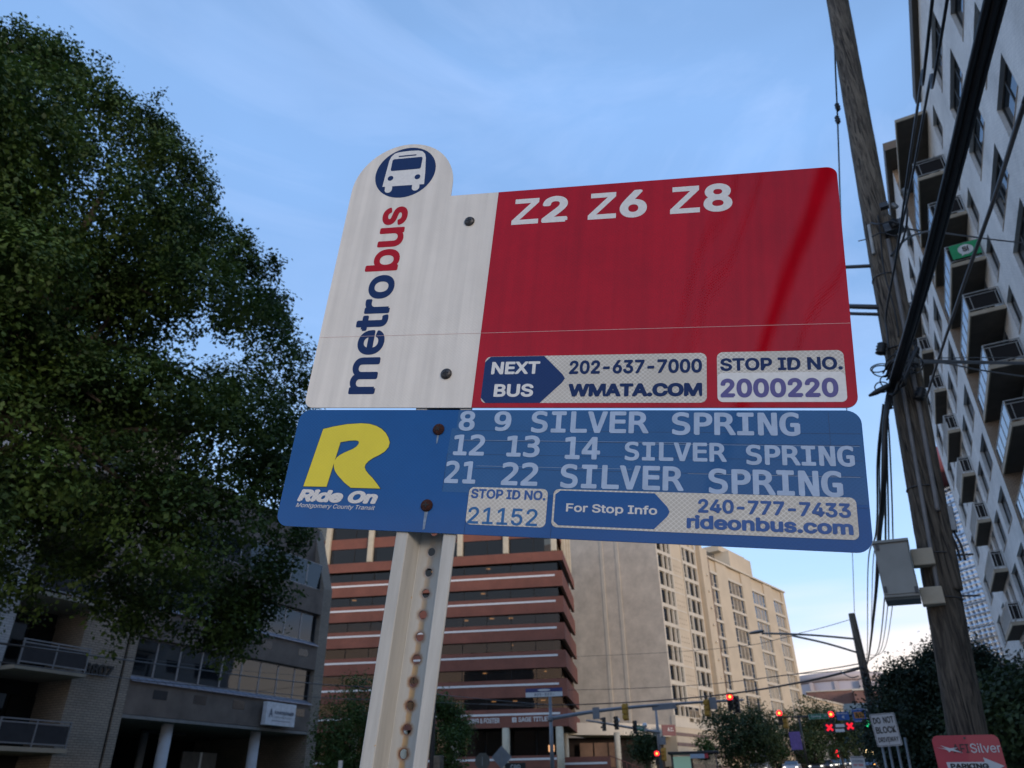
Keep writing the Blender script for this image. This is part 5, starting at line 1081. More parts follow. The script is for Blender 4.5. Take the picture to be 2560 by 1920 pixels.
cable('thin slack wire sloping right under the heavy level cable', [(2290, 903, 7.2), (2370, 909, 8.5), (2450, 925, 9.6), (2620, 950, 12)], .010)
cable('fine level wire just above the heavy level cable', [(2345, 895, 8.2), (2450, 894, 9.6), (2620, 893, 12)], .006)
cable('guy wire with insulators falling behind the red plate', [(2086, 90, 9), (2089, 180, 9.4), (2094, 300, 10.2), (2101, 520, 12.5), (2112, 900, 18), (2131, 1380, 30), (2136, 1532, 34.5)], .013)
for i, py in enumerate((268, 300)):
    p = at(2094, py, 10.1); o = MB().lathe([(.012, -.09), (.04, -.05), (.03, -.02), (.045, 0), (.03, .03), (.04, .06), (.012, .1)], 12).build('strain_insulator', CAB); o.location = p; tag(o, ('upper' if i == 0 else 'lower') + ' small dark insulator on the guy wire left of the pole', 'insulator', 'guy wire insulators')
GB2 = 'lines strung from the big pole to the second pole'
for i, (a, b_, r) in enumerate(((-12, -30, .010), (-7, -18, .008), (6, 12, .012), (12, 22, .009), (20, 34, .008))):
    cable(('outermost slack line left of the heavy cable to the second pole', 'thin line just left of the heavy cable to the second pole', 'line just right of the heavy cable to the second pole', 'slack line passing behind the grey cabinet to the second pole', 'rightmost sagging line to the second pole')[i],
          [(2212 + a * .3, 1010, 7.1), (2206 + a, 1150, 7.4), (2206 + a * 1.3, 1330, 9.2), (2200 + b_, 1490 if i > 1 else 1420, 15), (2186 + b_ * .6, 1630, 25), (2160, 1684 - i * 12, 33)], r, GB2)
# wires crossing the left building
cable('upper dark wire crossing in front of the brick pier at the left', [(-60, 1600, 16), (0, 1608, 17), (330, 1652, 22), (640, 1693, 27), (815, 1712, 31), (935, 1720, 33), (1180, 1745, 42), (1380, 1763, 50)], .017)
cable('lower thin wire crossing in front of the brick pier at the left', [(-60, 1648, 16), (0, 1655, 17), (330, 1698, 22), (640, 1728, 27), (815, 1745, 31), (1000, 1752, 36), (1380, 1768, 52)], .011)
cable('fine wire passing over the zinc sills at the left', [(300, 1640, 24), (640, 1680, 30), (935, 1700, 36)], .006)
# ---------------------------------------------------------------- second pole with its lamp, span wires
S2 = 34.0
sp0, sp1 = at(2129, 1534, S2), at(2190, 1812, S2); dd_ = (sp0 - sp1).normalized(); sb = sp1 - dd_ * ((sp1.z - gz(sp1.y)) / dd_.z)
p2 = thing('utility_pole', 'slimmer dark utility pole with a street lamp arm down the road', 'utility pole', sb)
MB().tube([q - sb for q in (sb, sp1, sp0)], [.2, .19, .13], 14).build('trunk', WOOD, p2)
for (a, b_) in (((1905, 1583), (2146, 1598)), ((1980, 1589), (2152, 1634))): tubep('lamp_arm', [at(*a, S2 - 1.5), at((a[0] + b_[0]) / 2, (a[1] + b_[1]) / 2 - 3, S2 - .8), at(*b_, S2)], .04, GAL, p2)
q = at(1892, 1580, S2 - 1.6); M = Matrix.Translation(q) @ Matrix.Rotation(R_(-4), 4, 'Y')
hd = MB().lathe([(.02, -.32), (.09, -.25), (.12, 0), (.1, .22), (.03, .3)], 14, M @ Matrix.Rotation(R_(90), 4, 'Y') @ Matrix.Diagonal((.55, 1, 1, 1))).build('lamp_head', GAL, p2, world=True)
tubep('stay_wire', [at(2128, 1548, S2), at(2060, 1568, S2 - .8), at(1990, 1585, S2 - 1.2)], .012, GAL, p2)
for k in range(5): tubep('cable_clamp', [at(2152 + k * 3, 1668 + k * 14, S2 - .3), at(2166 + k * 3, 1672 + k * 14, S2 - .3)], .05, CAB, p2, False)
tubep('riser_cable', [at(2158, 1690, S2 - .25), at(2168, 1740, S2 - .25), at(2176, 1790, S2 - .25), at(2186, 1850, S2 - .25)], .07, CAB, p2)
cable('heavy span cable sloping left from the second pole past the red signal', [(2158, 1668, 34), (2115, 1680, 36), (2000, 1706, 43), (1850, 1731, 55), (1700, 1747, 66), (1550, 1757, 76), (1400, 1762, 88), (1200, 1760, 96)], .05)
cable('thin span wire above the heavy one from the second pole', [(2150, 1659, 34), (2080, 1671, 38), (1950, 1690, 45), (1750, 1712, 60), (1560, 1722, 74), (1420, 1725, 86)], .022)
cable('fine faint wire from the lamp arm across the cream tower', [(1980, 1590, 36), (1850, 1616, 48), (1650, 1632, 66), (1430, 1642, 90)], .015)
cable('loose short wire dangling below the thin span wire', [(2146, 1690, 34), (2130, 1694, 34.5), (2112, 1686, 35), (2100, 1676, 36)], .02)
cable('faint wire under the lamp arm running to the second pole', [(2155, 1666, 34), (2090, 1678, 37), (1960, 1688, 44), (1880, 1700, 50)], .018)
# ---------------------------------------------------------------- traffic signals and street signs
SIGB = mat('signal_black', (0.012, 0.012, 0.013), .5); SIGY = mat('signal_yellow', (0.42, 0.22, 0.02), .6, .08, 4)
REDE = emis('red_signal_light', (1.0, 0.015, 0.03), 2.2); REDC = emis('red_signal_core', (1.0, 0.40, 0.05), 3.0); GRNE = emis('green_signal_light', (0.02, 1.0, .35), 1.6); SGY = mat('sign_back_grey', (0.20, 0.21, 0.23), .5, .08, 3, metal=.4)
DKL = mat('dark_lens', (.02, .02, .018), .3); GRS = mat('street_sign_green', (.01, .16, .08), .5); BLS = mat('direction_sign_blue', (.015, .09, .33), .5); ORG = mat('direction_sign_orange', (.45, .17, .02), .5)
def face_m(p, yaw=0.0, roll=0.0):      # local x right, y up, z towards the viewer, upright
    az = math.atan2(p.x, p.y) + yaw; R = Vector((math.cos(az), -math.sin(az), 0)); U = Vector((0, 0, 1)); F = R.cross(U)
    return Matrix(((R.x, U.x, F.x, p.x), (R.y, U.y, F.y, p.y), (R.z, U.z, F.z, p.z), (0, 0, 0, 1))) @ Matrix.Rotation(roll, 4, 'Z')
def px2m(p): return depth(p) / FPX
def signal(px, py, d, label, lit='red', back=False, hpx=None, yaw=0, group='traffic signals at the junction', top=True, lamp=0):
    """three-light signal head; py is the middle of the lit (top) lamp"""
    p = at(px, py, d); t = thing('traffic_signal', label, 'traffic signal', M=face_m(p, yaw), group=group)
    m = SIGY if back else SIGB
    MB().box(-.19, -.95, -.22, .19, .23, 0).build('housing', m, t, bevel=.02)
    for k in range(3):
        y = -.36 * k
        if not back:
            on = (k == lamp and lit)
            MB().lathe([(.16 if not on else .25, 0), (.15 if not on else .24, .03), (.1, .055)], 18, Matrix.Translation((0, y, .003))).build('lens', {'red': REDE, 'green': GRNE}.get(lit, DKL) if on else DKL, t)  # a lit lens is widened past the housing to draw its glow ring
            if on and lit == 'red': MB().lathe([(.11, 0.06), (.06, .085)], 14, Matrix.Translation((0, y, 0.0))).build('lens_core', REDC, t)
            v = MB(); n = 10
            for j in range(n): 
                a0, a1 = R_(10 + 160 * j / n), R_(10 + 160 * (j + 1) / n); v.poly([(.175 * math.cos(a0), y + .175 * math.sin(a0), .0), (.175 * math.cos(a1), y + .175 * math.sin(a1), .0), (.175 * math.cos(a1), y + .175 * math.sin(a1), .2), (.175 * math.cos(a0), y + .175 * math.sin(a0), .2)])
            o = v.build('visor', SIGB, t); s = o.modifiers.new('s', 'SOLIDIFY'); s.thickness = .012
        else: MB().box(-.17, y - .155, -.24, .17, y + .155, -.222).build('rear_door', m, t); MB().box(-.19, y - .15, .0, .19, y + .15, .2).build('visor', m, t, bevel=.03)
    return t
def board(px, py, w_px, h_px, d, m, name, label, cat, yaw=0, roll=0, border=None, group=None):
    p = at(px, py, d); k = px2m(p); t = thing(name, label, cat, M=face_m(p, yaw, roll), group=group); w_, h_ = w_px * k / 2, h_px * k / 2
    MB().prism(rrect(-w_, -h_, w_, h_, min(w_, h_) * .12, 3), -.03, 0).build('panel', m, t)
    if border: part_ = MB(); [part_.box(*q) for q in ((-w_ * .96, h_ * .84, .001, w_ * .96, h_ * .90, .006), (-w_ * .96, -h_ * .90, .001, w_ * .96, -h_ * .84, .006), (-w_ * .97, -h_ * .9, .001, -w_ * .95, h_ * .9, .006), (w_ * .95, -h_ * .9, .001, w_ * .97, h_ * .9, .006))]; part_.build('border', border, t)
    return t, w_, h_
def btxt(s, box, m, t, **k): return link('lettering', text_mesh(s, box, m, w=.008, wj=.05, **k), t)
# near mast with its long arm
D1 = 62.0
mp0 = at(1375, 1742, D1); ground = Vector((mp0.x, mp0.y, gz(mp0.y)))
mast = thing('signal_mast', 'grey signal mast whose long arm reaches right past the cream tower', 'signal mast', ground)
MB().tube([Vector((0, 0, 0)), mp0 - ground], [.17, .11], 16).build('post', SGY, mast)
ends = [at(1376, 1796, D1), at(1470, 1781, D1), at(1560, 1770, D1), at(1700, 1759, D1 + 1), at(1800, 1753, D1 + 2), at(1859, 1750, D1 + 3)]
MB().tube(catm(ends), [.15 - .10 * i / 50 for i in range(51)], 12).build('mast_arm', SGY, mast, world=True)
MB().lathe([(.19, -.2), (.22, -.1), (.22, .1), (.19, .2)], 16, Matrix.Translation(at(1376, 1796, D1))).build('arm_collar', SGY, mast, world=True)
board(1490, 1783, 18, 27, D1 - .3, SGY, 'regulatory_sign', 'small grey sign back on the mast arm, nearest the mast', 'sign', .3)
board(1660, 1767, 60, 13, D1 + .5, SGY, 'street_name_sign', 'long grey street name plate seen from behind, above the mast arm', 'sign', -.1, .06)
board(1782, 1758, 19, 28, D1 + 1, SGY, 'regulatory_sign', 'square grey sign back on the mast arm beside the yellow signal', 'sign', .2)
signal(1562, 1767, D1 - .2, 'yellow backed signal hanging on the mast arm before the cream wall', None, True, yaw=.4)
signal(1766, 1757, D1 + 1, 'yellow backed signal hanging on the mast arm beside the square sign', None, True, yaw=.4)
signal(1824, 1742, D1 + 1, 'red lit signal at the tip of the long mast arm, left of its twin', 'red', yaw=-.25)
signal(1839, 1748, D1 + 1.6, 'unlit rear signal paired with the red one at the arm tip', None, yaw=.5)
# the little sign with phone number on the mast
t, w_, h_ = board(1360, 1731, 92, 20, D1 - .4, WST, 'bus_shelter_sign', 'long blue and white sign fixed across the top of the signal mast', 'sign', 0, .02)
MB().box(-w_, h_ * .1, .002, w_, h_, .01).build('blue_band', mat('deep_blue', (.03, .04, .16), .5), t)
btxt('301-337-', (-w_ * .55, -h_ * .75, w_ * .55, -h_ * .15), SGT, t); MB().prism(ell(0, h_ * .55, w_ * .35, h_ * .25, 16), .012, .02).build('emblem', WST, t)
# second, lower mast in front of the canopy
D2 = 84.0; q1 = at(1639, 1770, D2); gd = Vector((q1.x, q1.y, gz(q1.y)))
m2 = thing('signal_mast', 'grey lamp post and short signal arm in front of the cream canopy', 'signal mast', gd)
MB().tube([Vector((0, 0, 0)), Vector((0, 0, at(1650, 1830, D2).z - gd.z)), q1 - gd], [.2, .16, .09], 14).build('post', SGY, m2)
MB().tube(catm([at(1648, 1831, D2), at(1580, 1820, D2 - 3), at(1510, 1808, D2 - 6), at(1466, 1801, D2 - 8)]), [.14 - .09 * i / 30 for i in range(31)], 10).build('mast_arm', SGY, m2, world=True)
MB().box(-.3, -.15, -.35, .3, .15, .35, Matrix.Translation(at(1656, 1852, D2 - .2))).build('control_box', SGY, m2, world=True)
signal(1507, 1800, D2 - 6, 'pale edged signal at the far tip of the short signal arm', None, yaw=1.0)
signal(1539, 1797, D2 - 5, 'black signal in the middle of the short signal arm', None, yaw=.5)
signal(1586, 1808, D2 - 3, 'black signal next to the green plate on the short arm', None, yaw=.4)
t, w_, h_ = board(1601, 1820, 24, 11, D2 - 3, GRS, 'street_name_sign', 'small green street name sign on the short signal arm', 'sign', 0, -.08); btxt('Georgia', (-w_ * .7, -h_ * .5, w_ * .5, h_ * .5), WLT, t)
for px, py, l in ((1544, 1803, 'white camera dome beside the middle signal of the short arm'), (1612, 1815, 'white camera dome right of the small green street sign')):
    p = at(px, py, D2 - 3); o = MB().lathe([(.05, -.5), (.12, -.45), (.12, -.1), (.22, -.05), (.24, .1), (.16, .26), (.03, .3)], 14).build('camera_dome', mat('white_plastic', (.6, .6, .6), .4)); o.location = p; tag(o, l, 'camera', 'camera domes on the short signal arm')
signal(1642, 1884, D2 - 1, 'small red lit signal low on the lamp post by the canopy', 'red', yaw=0)
signal(1658, 1876, D2 - .5, 'small yellow signal back low on the lamp post by the canopy', None, True, yaw=.5)
# far mast arm with the coloured signs
D3 = 76.0
q1 = at(2200, 1700, D3); gd = Vector((q1.x, q1.y, gz(q1.y))); m3 = thing('signal_mast', 'dark signal mast arm carrying the green and blue signs by the second pole', 'signal mast', gd)
MB().tube([Vector((0, 0, 0)), q1 - gd], [.2, .12], 12).build('post', SIGB, m3)
MB().tube([at(2200, 1786, D3), at(2080, 1791, D3), at(1938, 1793, D3)], [.13, .1, .05], 10).build('mast_arm', SIGB, m3, world=True)
MB().tube([at(2196, 1812, D3), at(2070, 1820, D3)], .08, 10).build('lane_signal_beam', SIGB, m3, world=True)
signal(1948, 1783, D3 - .5, 'red lit signal at the left tip of the arm with the green sign', 'red')
signal(1961, 1792, D3 + .5, 'yellow backed signal just below right of the red one at the arm tip', None, True, yaw=.4)
signal(2077, 1786, D3 - .5, 'red lit signal between the green sign and the blue signs', 'red')
t, w_, h_ = board(2047, 1791, 49, 12, D3 - .6, GRS, 'street_name_sign', 'long green Spring street name sign between the two red signals', 'sign', 0, 0, WLT); btxt('Spring', (-w_ * .75, -h_ * .5, w_ * .2, h_ * .55), WLT, t); btxt('St', (w_ * .5, -h_ * .1, w_ * .8, h_ * .6), WLT, t)
t, w_, h_ = board(2107, 1790, 29, 19, D3 - .6, BLS, 'direction_sign', 'plain blue direction sign right of the red signal', 'sign'); btxt('Hospital', (-w_ * .8, h_ * .35, w_ * .8, h_ * .8), WLT, t); btxt('<', (-w_ * .2, -h_ * .6, w_ * .2, h_ * .1), WLT, t, bold=.05)
t, w_, h_ = board(2148, 1788, 32, 31, D3 - .6, BLS, 'direction_sign', 'blue direction sign with an orange middle next to the second pole', 'sign', 0, 0, WLT); MB().box(-w_ * .72, -h_ * .45, .002, w_ * .72, h_ * .5, .01).build('orange_field', ORG, t)
link('lettering', text_mesh('P 1.', (-w_ * .5, -h_ * .3, w_ * .5, h_ * .35), BLK, w=.018, wj=.05, bold=.04), t)
def lane_x(px, py, label):
    p = at(px, py, D3 - .7); t = thing('lane_signal', label, 'lane signal', M=face_m(p), group='lane control signals'); k = px2m(p) * .9
    MB().box(-14 * k, -13 * k, -.15, 14 * k, 13 * k, -.02).build('housing', SIGB, t)
    for s in (1, -1): MB().box(-10.5 * k, -2.6 * k, (0 if s > 0 else .012), 10.5 * k, 2.6 * k, .01 + (0 if s > 0 else .012), Matrix.Rotation(R_(45 * s), 4, 'Z')).build('red_bar', emis('lane_red', (1, .01, .03), 1.1), t)
lane_x(2074, 1819, 'left glowing red cross of the lane signals'); lane_x(2125, 1815, 'right glowing red cross of the lane signals, near the pole')
p = at(2171, 1811, D3 - .7); k = px2m(p); t = thing('lane_signal', 'glowing green arrow lane signal beside the driveway sign', 'lane signal', M=face_m(p), group='lane control signals')
MB().box(-13 * k, -13 * k, -.15, 13 * k, 13 * k, -.02).build('housing', SIGB, t); MB().prism([(0, -8 * k), (9 * k, 0), (3.5 * k, 0), (3.5 * k, 8 * k), (-3.5 * k, 8 * k), (-3.5 * k, 0), (-9 * k, 0)], 0, .02).build('green_arrow', GRNE, t)
for i, py in enumerate((1814, 1826)): board(2100, py, 21, 7, D3 - .7, WST, 'regulatory_sign', ('upper' if i == 0 else 'lower') + ' small white plate between the red lane crosses', 'sign', group='white plates between the lane crosses')
t, w_, h_ = board(2101, 1854, 19, 11, 165, mat('red_awning', (.4, .02, .03), .7), 'shop_sign', 'red shop sign glimpsed between the dark street trees', 'sign', 0, -.1)
t = thing('pedestrian_signal', 'small red countdown signal low among the street trees', 'pedestrian signal', M=face_m(at(2092, 1884, 120))); MB().box(-.3, -.65, -.2, .3, .65, 0).build('housing', SIGB, t)
for k in (-.3, .25): MB().box(-.18, k - .18, .002, .18, k + .18, .02).build('red_figure', REDE, t)
# purple banner on its post
p = at(1984, 1850, 88); t = thing('street_banner', 'purple banner hanging on a dark street lamp post', 'banner', (p.x, p.y, gz(p.y)))
MB().tube([(.9, 0, 0), (.9, 0, p.z - gz(p.y) + 2.2)], .09, 8).build('post', SIGB, t); MB().box(-.35, -.02, p.z - gz(p.y) - .9, .75, .02, p.z - gz(p.y) + .75).build('cloth', mat('purple_cloth', (.10, .07, .24), .8, .15, 3), t)
for k in (-1, .85): MB().tube([(.9, 0, p.z - gz(p.y) + k), (-.6, 0, p.z - gz(p.y) + k)], .03, 6).build('bracket', SIGB, t)
# bus shelter and its flag sign
p = at(1704, 1905, 80); t = thing('bus_shelter', 'dark roofed bus shelter with pale glass before the striped base', 'bus shelter', (p.x, p.y, gz(p.y)), R_(12))
for x in (-.9, .9, 3.2): 
    for y in (0, 1.4): MB().tube([(x, y, 0), (x, y, 2.4)], .05, 6).build('post', SIGB, t)
MB().prism([(-1.2, -.2), (3.5, -.2), (3.5, 1.7), (-1.2, 1.7)], 2.4, 2.62).build('roof', SIGB, t, bevel=.05); MB().box(-.85, 1.36, .4, .85, 1.4, 2.25).build('lit_panel', emis('advert_panel', (.35, .6, .52), .28), t); MB().box(.95, 1.36, .4, 3.15, 1.4, 2.3).build('glass_wall', G3, t)
t, w_, h_ = board(1748, 1890, 44, 10, 79, mat('pale_blue_sign', (.35, .42, .5), .5), 'shop_sign', 'pale blue sign strip with a red end by the bus shelter', 'sign'); MB().box(w_ * .6, -h_, .002, w_, h_, .012).build('red_end', mat('logo_red', (.5, .03, .04), .5), t)
# sign back diamonds, square post and dark pole beside the sign post
for px, py, s, l, m in ((1254, 1893, 26, 'grey diamond sign seen from behind at the foot of the brown block', SGY), (1206, 1903, 20, 'brownish sign back left of the grey diamond', mat('brown_sign_back', (.10, .09, .075), .7))):
    p = at(px, py, 56 if s == 26 else 64); k = px2m(p); t = thing('warning_sign', l, 'sign', M=face_m(p, .2)); sd_ = s * k
    MB().prism([(0, -sd_), (sd_, 0), (0, sd_), (-sd_, 0)] if s == 26 else [(sd_ * math.cos(R_(22.5 + 45 * j)), sd_ * math.sin(R_(22.5 + 45 * j))) for j in range(8)], -.01, 0).build('plate', m, t)
    MB().tube([(0, sd_ * .6, -.05), (0, -(p.z - gz(p.y)), -.05)], .035, 6).build('post', GAL, t); MB().box(-.03, -sd_ * .5, .002, .03, sd_ * .5, .03).build('stiffener', GAL, t)
p = at(1097, 1889, 22); o = thing('bollard', 'short square wooden post beside the sign post at the bottom', 'post', (p.x, p.y, gz(p.y))); MB().box(-.10, -.1, 0, .10, .1, p.z - gz(p.y)).build('timber', mat('grey_timber', (.17, .15, .12), .9, .25, 8), o, bevel=.01)
p = at(1090, 1560, 40); q = at(1079, 1930, 40); o = thing('street_pole', 'thin dark pole just right of the perforated post', 'pole', (q.x, q.y, gz(q.y))); MB().tube([Vector((0, 0, 0)), Vector((0, 0, q.z - gz(q.y))), p - Vector((q.x, q.y, gz(q.y)))], [.13, .12, .1], 10).build('shaft', mat('dark_brown_pole', (.045, .035, .028), .8, .2, 3), o)
MB().box(-.12, -.17, at(1088, 1773, 40).z - gz(q.y) - .14, .12, -.14, at(1088, 1773, 40).z - gz(q.y) + .14).build('tag_plate', WST, o)
p = at(852, 1912, 26); o = thing('parking_meter', 'small white tag on a thin post in front of the left shrubs', 'marker', (p.x, p.y, gz(p.y))); MB().tube([(0, 0, 0), (0, 0, p.z - gz(p.y))], .03, 6).build('post', GAL, o); MB().box(-.07, -.03, p.z - gz(p.y) - .15, .07, 0, p.z - gz(p.y) + .12).build('tag_plate', WST, o)
t, w_, h_ = board(1288, 1916, 52, 16, 58, SIGB, 'street_name_sign', 'black sign reading OPEN at the bottom edge under the brown block', 'sign'); btxt('CBD', (-w_ * .45, -h_ * .7, w_ * .5, h_ * .5), WLT, t)

# DO NOT BLOCK DRIVEWAY
def quad_sign(name, label, tl, tr, br_, bl_, d):
    a, b_, c, e = at(*tl, d), at(*tr, d), at(*br_, d), at(*bl_, d); O_ = (a + b_ + c + e) / 4; M = frame_at(O_, b_ - a + c - e, a - e + b_ - c); w_ = ((b_ - a).length + (c - e).length) / 4; h_ = ((a - e).length + (b_ - c).length) / 4
    return thing(name, label, 'sign', M=M), w_, h_
t, w_, h_ = quad_sign('driveway_sign', 'white sign reading DO NOT BLOCK DRIVEWAY right of the second pole', (2174, 1786), (2236, 1781), (2256, 1863), (2193, 1868), 18)
WSG = mat('sign_white_paint', (.47, .47, .49), .45, .06, 3); BKL = mat('black_print', (.015, .015, .016), .5)
MB().prism(rrect(-w_, -h_, w_, h_, .03), -.004, 0).build('plate', WSG, t)
o1 = rrect(-w_ * .95, -h_ * .96, w_ * .95, h_ * .96, .028); o2 = rrect(-w_ * .91, -h_ * .93, w_ * .91, h_ * .93, .024); n = len(o1)
MB().raw([(p[0], p[1], .003) for p in o1 + o2], [(i, (i + 1) % n, n + (i + 1) % n, n + i) for i in range(n)]).build('border', BKL, t)
for s, bx in (('DO', (-.84, .38, -.22, .78)), ('NOT', (-.02, .38, .82, .80)), ('BLOCK', (-.8, -.22, .80, .2)), ('DRIVEWAY', (-.8, -.74, .82, -.44))): link('lettering', text_mesh(s, (bx[0] * w_, bx[1] * h_, bx[2] * w_, bx[3] * h_), BKL, w=.004, wj=.02, bold=.03), t)
MB().box(-.04 * w_, -.84 * h_, .004, .06 * w_, -.8 * h_, .005).build('lettering', BKL, t)
iv = t.matrix_world.copy()
for i, (px, l) in enumerate(((2205, 'left'), (2222, 'second'), (2243, 'third'), (2262, 'right'))):
    top = at(px, 1862 - (18 if i == 3 else 0), 18.06 + .1 * i); bot = at(px + 12, 1960, 18.06 + .1 * i); o = thing('sign_post', f'{l} thin grey channel post below the DO NOT BLOCK DRIVEWAY sign', 'post', (bot.x, bot.y, gz(bot.y)), group='thin posts under the driveway sign')
    b0 = Vector((bot.x, bot.y, gz(bot.y))); MB().tube([b0 - b0, top - b0], .028, 6).build('channel', GAL, o)
t, w_, h_ = board(2146, 1913, 32, 40, 15, WSG, 'small_sign', 'small pale sign with faint lettering left of the driveway sign', 'sign', 0, -.04); btxt('NO STOPPING', (-w_ * .8, h_ * .3, w_ * .8, h_ * .6), SGT, t); btxt('ANY TIME', (-w_ * .7, -h_ * .1, w_ * .7, h_ * .15), mat('logo_red', (.5, .03, .04), .5), t)
MB().tube([(0, -h_, -.03), (0, -h_ - 1.6, -.03)], .025, 6).build('post', GAL, t); MB().box(-w_, h_ * .8, .003, w_, h_ * .97, .008).build('grey_band', SGY, t)
# AFI Silver parking sign strapped to the pole
t, w_, h_ = quad_sign('parking_sign', 'red AFI Silver parking sign with an arrow at the foot of the big pole', (2334, 1838), (2508, 1838), (2545, 2070), (2374, 2070), 6.55)
RSG = mat('parking_red', (.36, .012, .035), .4, .08, 3, coat=.2)
MB().prism(rrect(-w_, -h_, w_, h_, .04), -.004, 0).build('plate', RSG, t)
def bx2(a): return (a[0] * w_, h_ - a[1] * 2 * h_, a[2] * w_, h_ - a[3] * 2 * h_)
link('lettering', text_mesh('AFI', bx2((-.42, .20, .06, .10)), mat('dark_red_print', (.035, .004, .01), .5), w=.004, wj=.02, bold=.012), t)
link('lettering', text_mesh('Silver', bx2((.10, .20, .98, .095)), WSG, w=.004, wj=.02, bold=.004), t)
st = [(-.90, .135), (-.62, .150), (-.78, .112), (-.50, .145), (-.26, .140), (-.40, .155), (-.15, .20), (-.48, .172), (-.55, .19), (-.62, .160)]
MB().poly([(a * w_, h_ - c * 2 * h_, .006) for a, c in st][::-1]).build('white_star', WSG, t)
ar = [(-.72, .30), (.42, .30), (.40, .25), (.95, .345), (.44, .44), (.43, .39), (-.70, .39)]
MB().poly([(a * w_, h_ - c * 2 * h_, .003) for a, c in ar][::-1]).build('white_arrow', WSG, t)
link('lettering', text_mesh('PARKING', bx2((-.62, .375, .5, .315)), BKL, w=.006, wj=.02, bold=.04), t)
MB().lathe([(.008, 0), (.006, .004)], 12, Matrix.Translation((0, h_ * .93, .001))).build('bolt', STE, t)
# barricades far back at the bottom right
for i, px in enumerate((2290, 2330)):
    p = at(px, 1912, 60); t = thing('barricade', ('left' if i == 0 else 'right') + ' orange and white striped barricade below the dark evergreen', 'barricade', (p.x, p.y, gz(p.y)), group='striped barricades')
    H_ = p.z - gz(p.y)
    for z in (H_ - .1, H_ - .7):
        for k in range(6): MB().box(-1 + k * .33, -.03, z, -.67 + k * .33, .03, z + .3).build('stripe', ORG if k % 2 else WST, t)
    for x in (-.9, .85): MB().box(x, .04, 0, x + .08, .1, H_ + .2).build('leg', GAL, t)

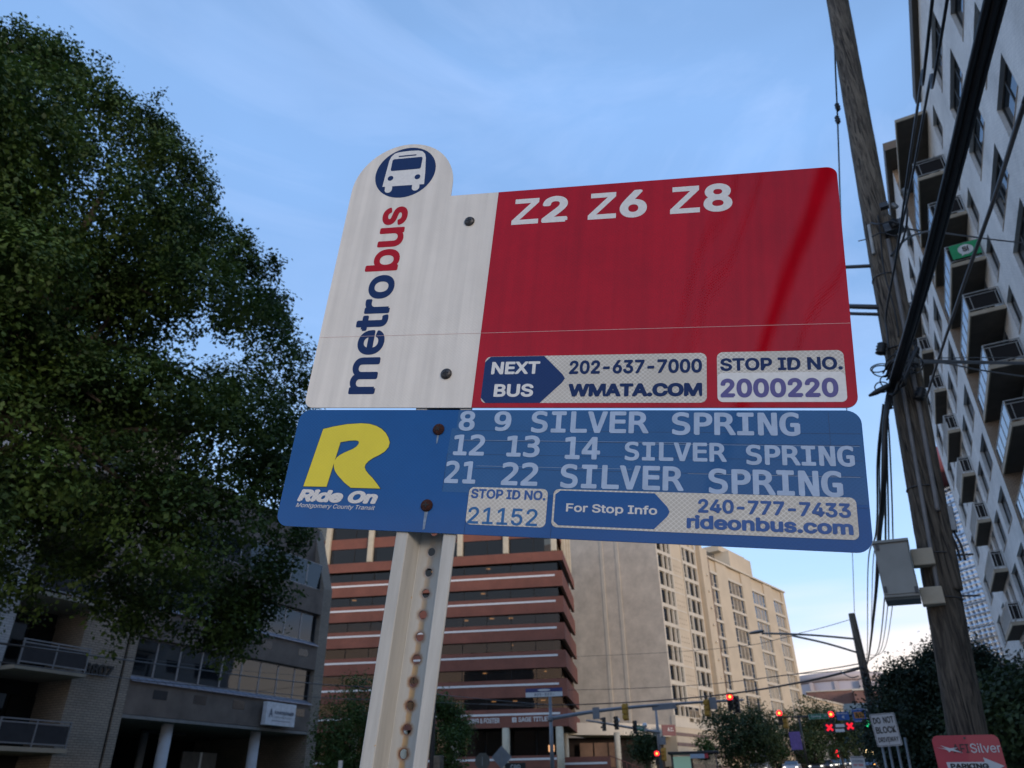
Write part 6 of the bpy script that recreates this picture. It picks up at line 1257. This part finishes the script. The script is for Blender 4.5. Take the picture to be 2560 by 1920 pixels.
# ---------------------------------------------------------------- vehicles
CG = glass_mat('car_glass', (.2, .24, .28), .3, 1.9); TY = mat('tyre', (.015, .015, .015), .9); CHR = mat('chrome', (.5, .5, .5), .25, metal=1)
HL = emis('head_lamp', (1, .95, .85), 2.0); TLm = emis('tail_lamp', (.8, .05, .03), 1.0); AMB = emis('amber_lamp', (1, .4, .08), 6.0)
def car(px, d, label, c, rz=0, van=False, front=True, amber=False, row=None):
    p = azd(math.degrees(math.atan2(ray(px, 1900).x, ray(px, 1900).y)), d); t = thing('van' if van else 'parked_car', label, 'van' if van else 'car', (p.x, p.y, gz(p.y) + .004), rz, group=None if van else 'cars waiting on the avenue', M=None)
    P_ = mat('paint_%s' % '_'.join('%02d' % int(v * 99) for v in c), c, .3, .03, 1, coat=.8); Lh = 2.5 if van else 2.2; W_ = .98 if van else .9; zb = .35
    prof = [(-Lh, .5), (-Lh, 1.0), (-Lh + .15, 1.9), (-1.6, 2.1), (1.3, 2.1), (2.0, 1.25), (Lh, 1.05), (Lh, .5)] if van else [(-Lh, .45), (-Lh - .02, .85), (-Lh + .3, .98), (-1.5, 1.02), (-.75, 1.42), (.35, 1.46), (1.15, 1.0), (Lh - .15, .86), (Lh, .7), (Lh, .42)]
    def shell(pr, w0, w1, zl, zh):
        b = MB(); n = len(pr); vs = []
        for s in (-1, 1):
            for y, z in pr: wz = w0 + (w1 - w0) * max(0, min(1, (z - zl) / (zh - zl))); vs.append((s * wz, -y if front else y, z))
        fs = [tuple(range(n)), tuple(range(2 * n - 1, n - 1, -1))] + [(i, n + i, n + (i + 1) % n, (i + 1) % n) for i in range(n)]; b.raw(vs, fs); me = b.mesh('body', P_); bm = bmesh.new(); bm.from_mesh(me); bmesh.ops.recalc_face_normals(bm, faces=bm.faces); bm.to_mesh(me); bm.free(); return me
    link('body', shell(prof, W_, W_ - .22, .95, 2.1 if van else 1.46), t, bevel=.06)
    sg = -1 if front else 1
    if van:
        MB().raw([(-.82, sg * 1.93, 1.36), (.82, sg * 1.93, 1.36), (.72, sg * 1.42, 2.0), (-.72, sg * 1.42, 2.0)], [(0, 1, 2, 3)]).build('windscreen', CG, t); MB().box(-.2, -.5, 2.14, .5, .6, 2.3).build('roof_rack', GAL, t)
        for s in (-1, 1): MB().box(s * .90, -1.2, 1.4, s * .93, .2, 1.85).build('side_window', CG, t)
    else:
        MB().raw([(-.78, sg * 1.12, 1.05), (.78, sg * 1.12, 1.05), (.67, sg * .42, 1.455), (-.67, sg * .42, 1.455)], [(0, 1, 2, 3)]).build('windscreen', CG, t)
        MB().raw([(-.76, -sg * 1.47, 1.07), (.76, -sg * 1.47, 1.07), (.66, -sg * .82, 1.43), (-.66, -sg * .82, 1.43)], [(0, 3, 2, 1)]).build('rear_window', CG, t)
        for s in (-1, 1): MB().raw([(s * .87, sg * .95, 1.04), (s * .87, -sg * 1.35, 1.04), (s * .71, -sg * .75, 1.40), (s * .71, sg * .3, 1.43)], [(0, 1, 2, 3)]).build('side_window', CG, t)
    for s in (-1, 1):
        MB().box(s * .55, sg * (Lh + .0), .68, s * .85, sg * (Lh + .05), .82).build('headlight', AMB if (amber and s > 0) else HL, t); MB().box(s * .6, -sg * Lh, .75, s * .88, -sg * (Lh + .04), .9).build('tail_light', TLm, t)
        MB().box(s * W_, sg * .8, 1.0, s * (W_ + .16), sg * .68, 1.13).build('mirror', P_, t)
        for y in (-1.35, 1.35):
            wh = MB().lathe([(.2, -.1), (.33, -.09), (.33, .09), (.2, .1)], 18, Matrix.Translation((s * (W_ - .08), y, .33)) @ Matrix.Rotation(R_(90), 4, 'Y')).build('wheel', TY, t); MB().lathe([(.19, .105 * s), (.05, .12 * s)], 12, Matrix.Translation((s * (W_ - .08), y, .33)) @ Matrix.Rotation(R_(90), 4, 'Y')).build('rim', CHR, wh)
    MB().box(-.5, sg * (Lh + .01), .45, .5, sg * (Lh + .04), .62).build('grille', BLK, t)
    return t
car(1899, 96, 'white van with a roof rack before the wide street tree', (.45, .47, .52), .1, van=True)
car(1978, 106, 'silver car at the bottom between the van and the dark cars', (.3, .32, .35), .05)
car(2040, 112, 'leftmost dark car of the cluster at the bottom', (.04, .045, .06), .05)
car(2064, 118, 'blue grey car second in the dark cluster', (.06, .08, .12), .05)
car(2078, 126, 'black car with bright windscreen in the middle of the cluster', (.015, .018, .022), .04)
car(2096, 134, 'dark teal car behind the middle of the cluster', (.03, .06, .07), .04)
car(2113, 142, 'grey car at the right of the cluster before the small pale sign', (.12, .13, .15), .04)
car(2172, 120, 'dark blue car with an amber light beside the small pale sign', (.03, .06, .14), .02, amber=True)
for i, (px, py, s) in enumerate(((2168, 1881, 1.0), (2182, 1886, .8), (2194, 1885, .7))):
    p = at(px, py, 150); t = thing('street_lamp', ('brightest and leftmost', 'middle', 'dimmest and rightmost')[i] + ' glowing street lamp over the dark blue car', 'street lamp', (p.x, p.y, gz(p.y)), group='far glowing street lamps'); h_ = p.z - gz(p.y)
    MB().tube([(0, 0, 0), (0, 0, h_)], .07, 6).build('post', SIGB, t); MB().lathe([(.05, -.3 * s), (.35 * s, -.1), (.38 * s, .1), (.1, .3 * s)], 12, Matrix.Translation((0, 0, h_ + .2))).build('lamp_globe', emis('street_lamp_glow', (1, .72, .35), 5.0), t)
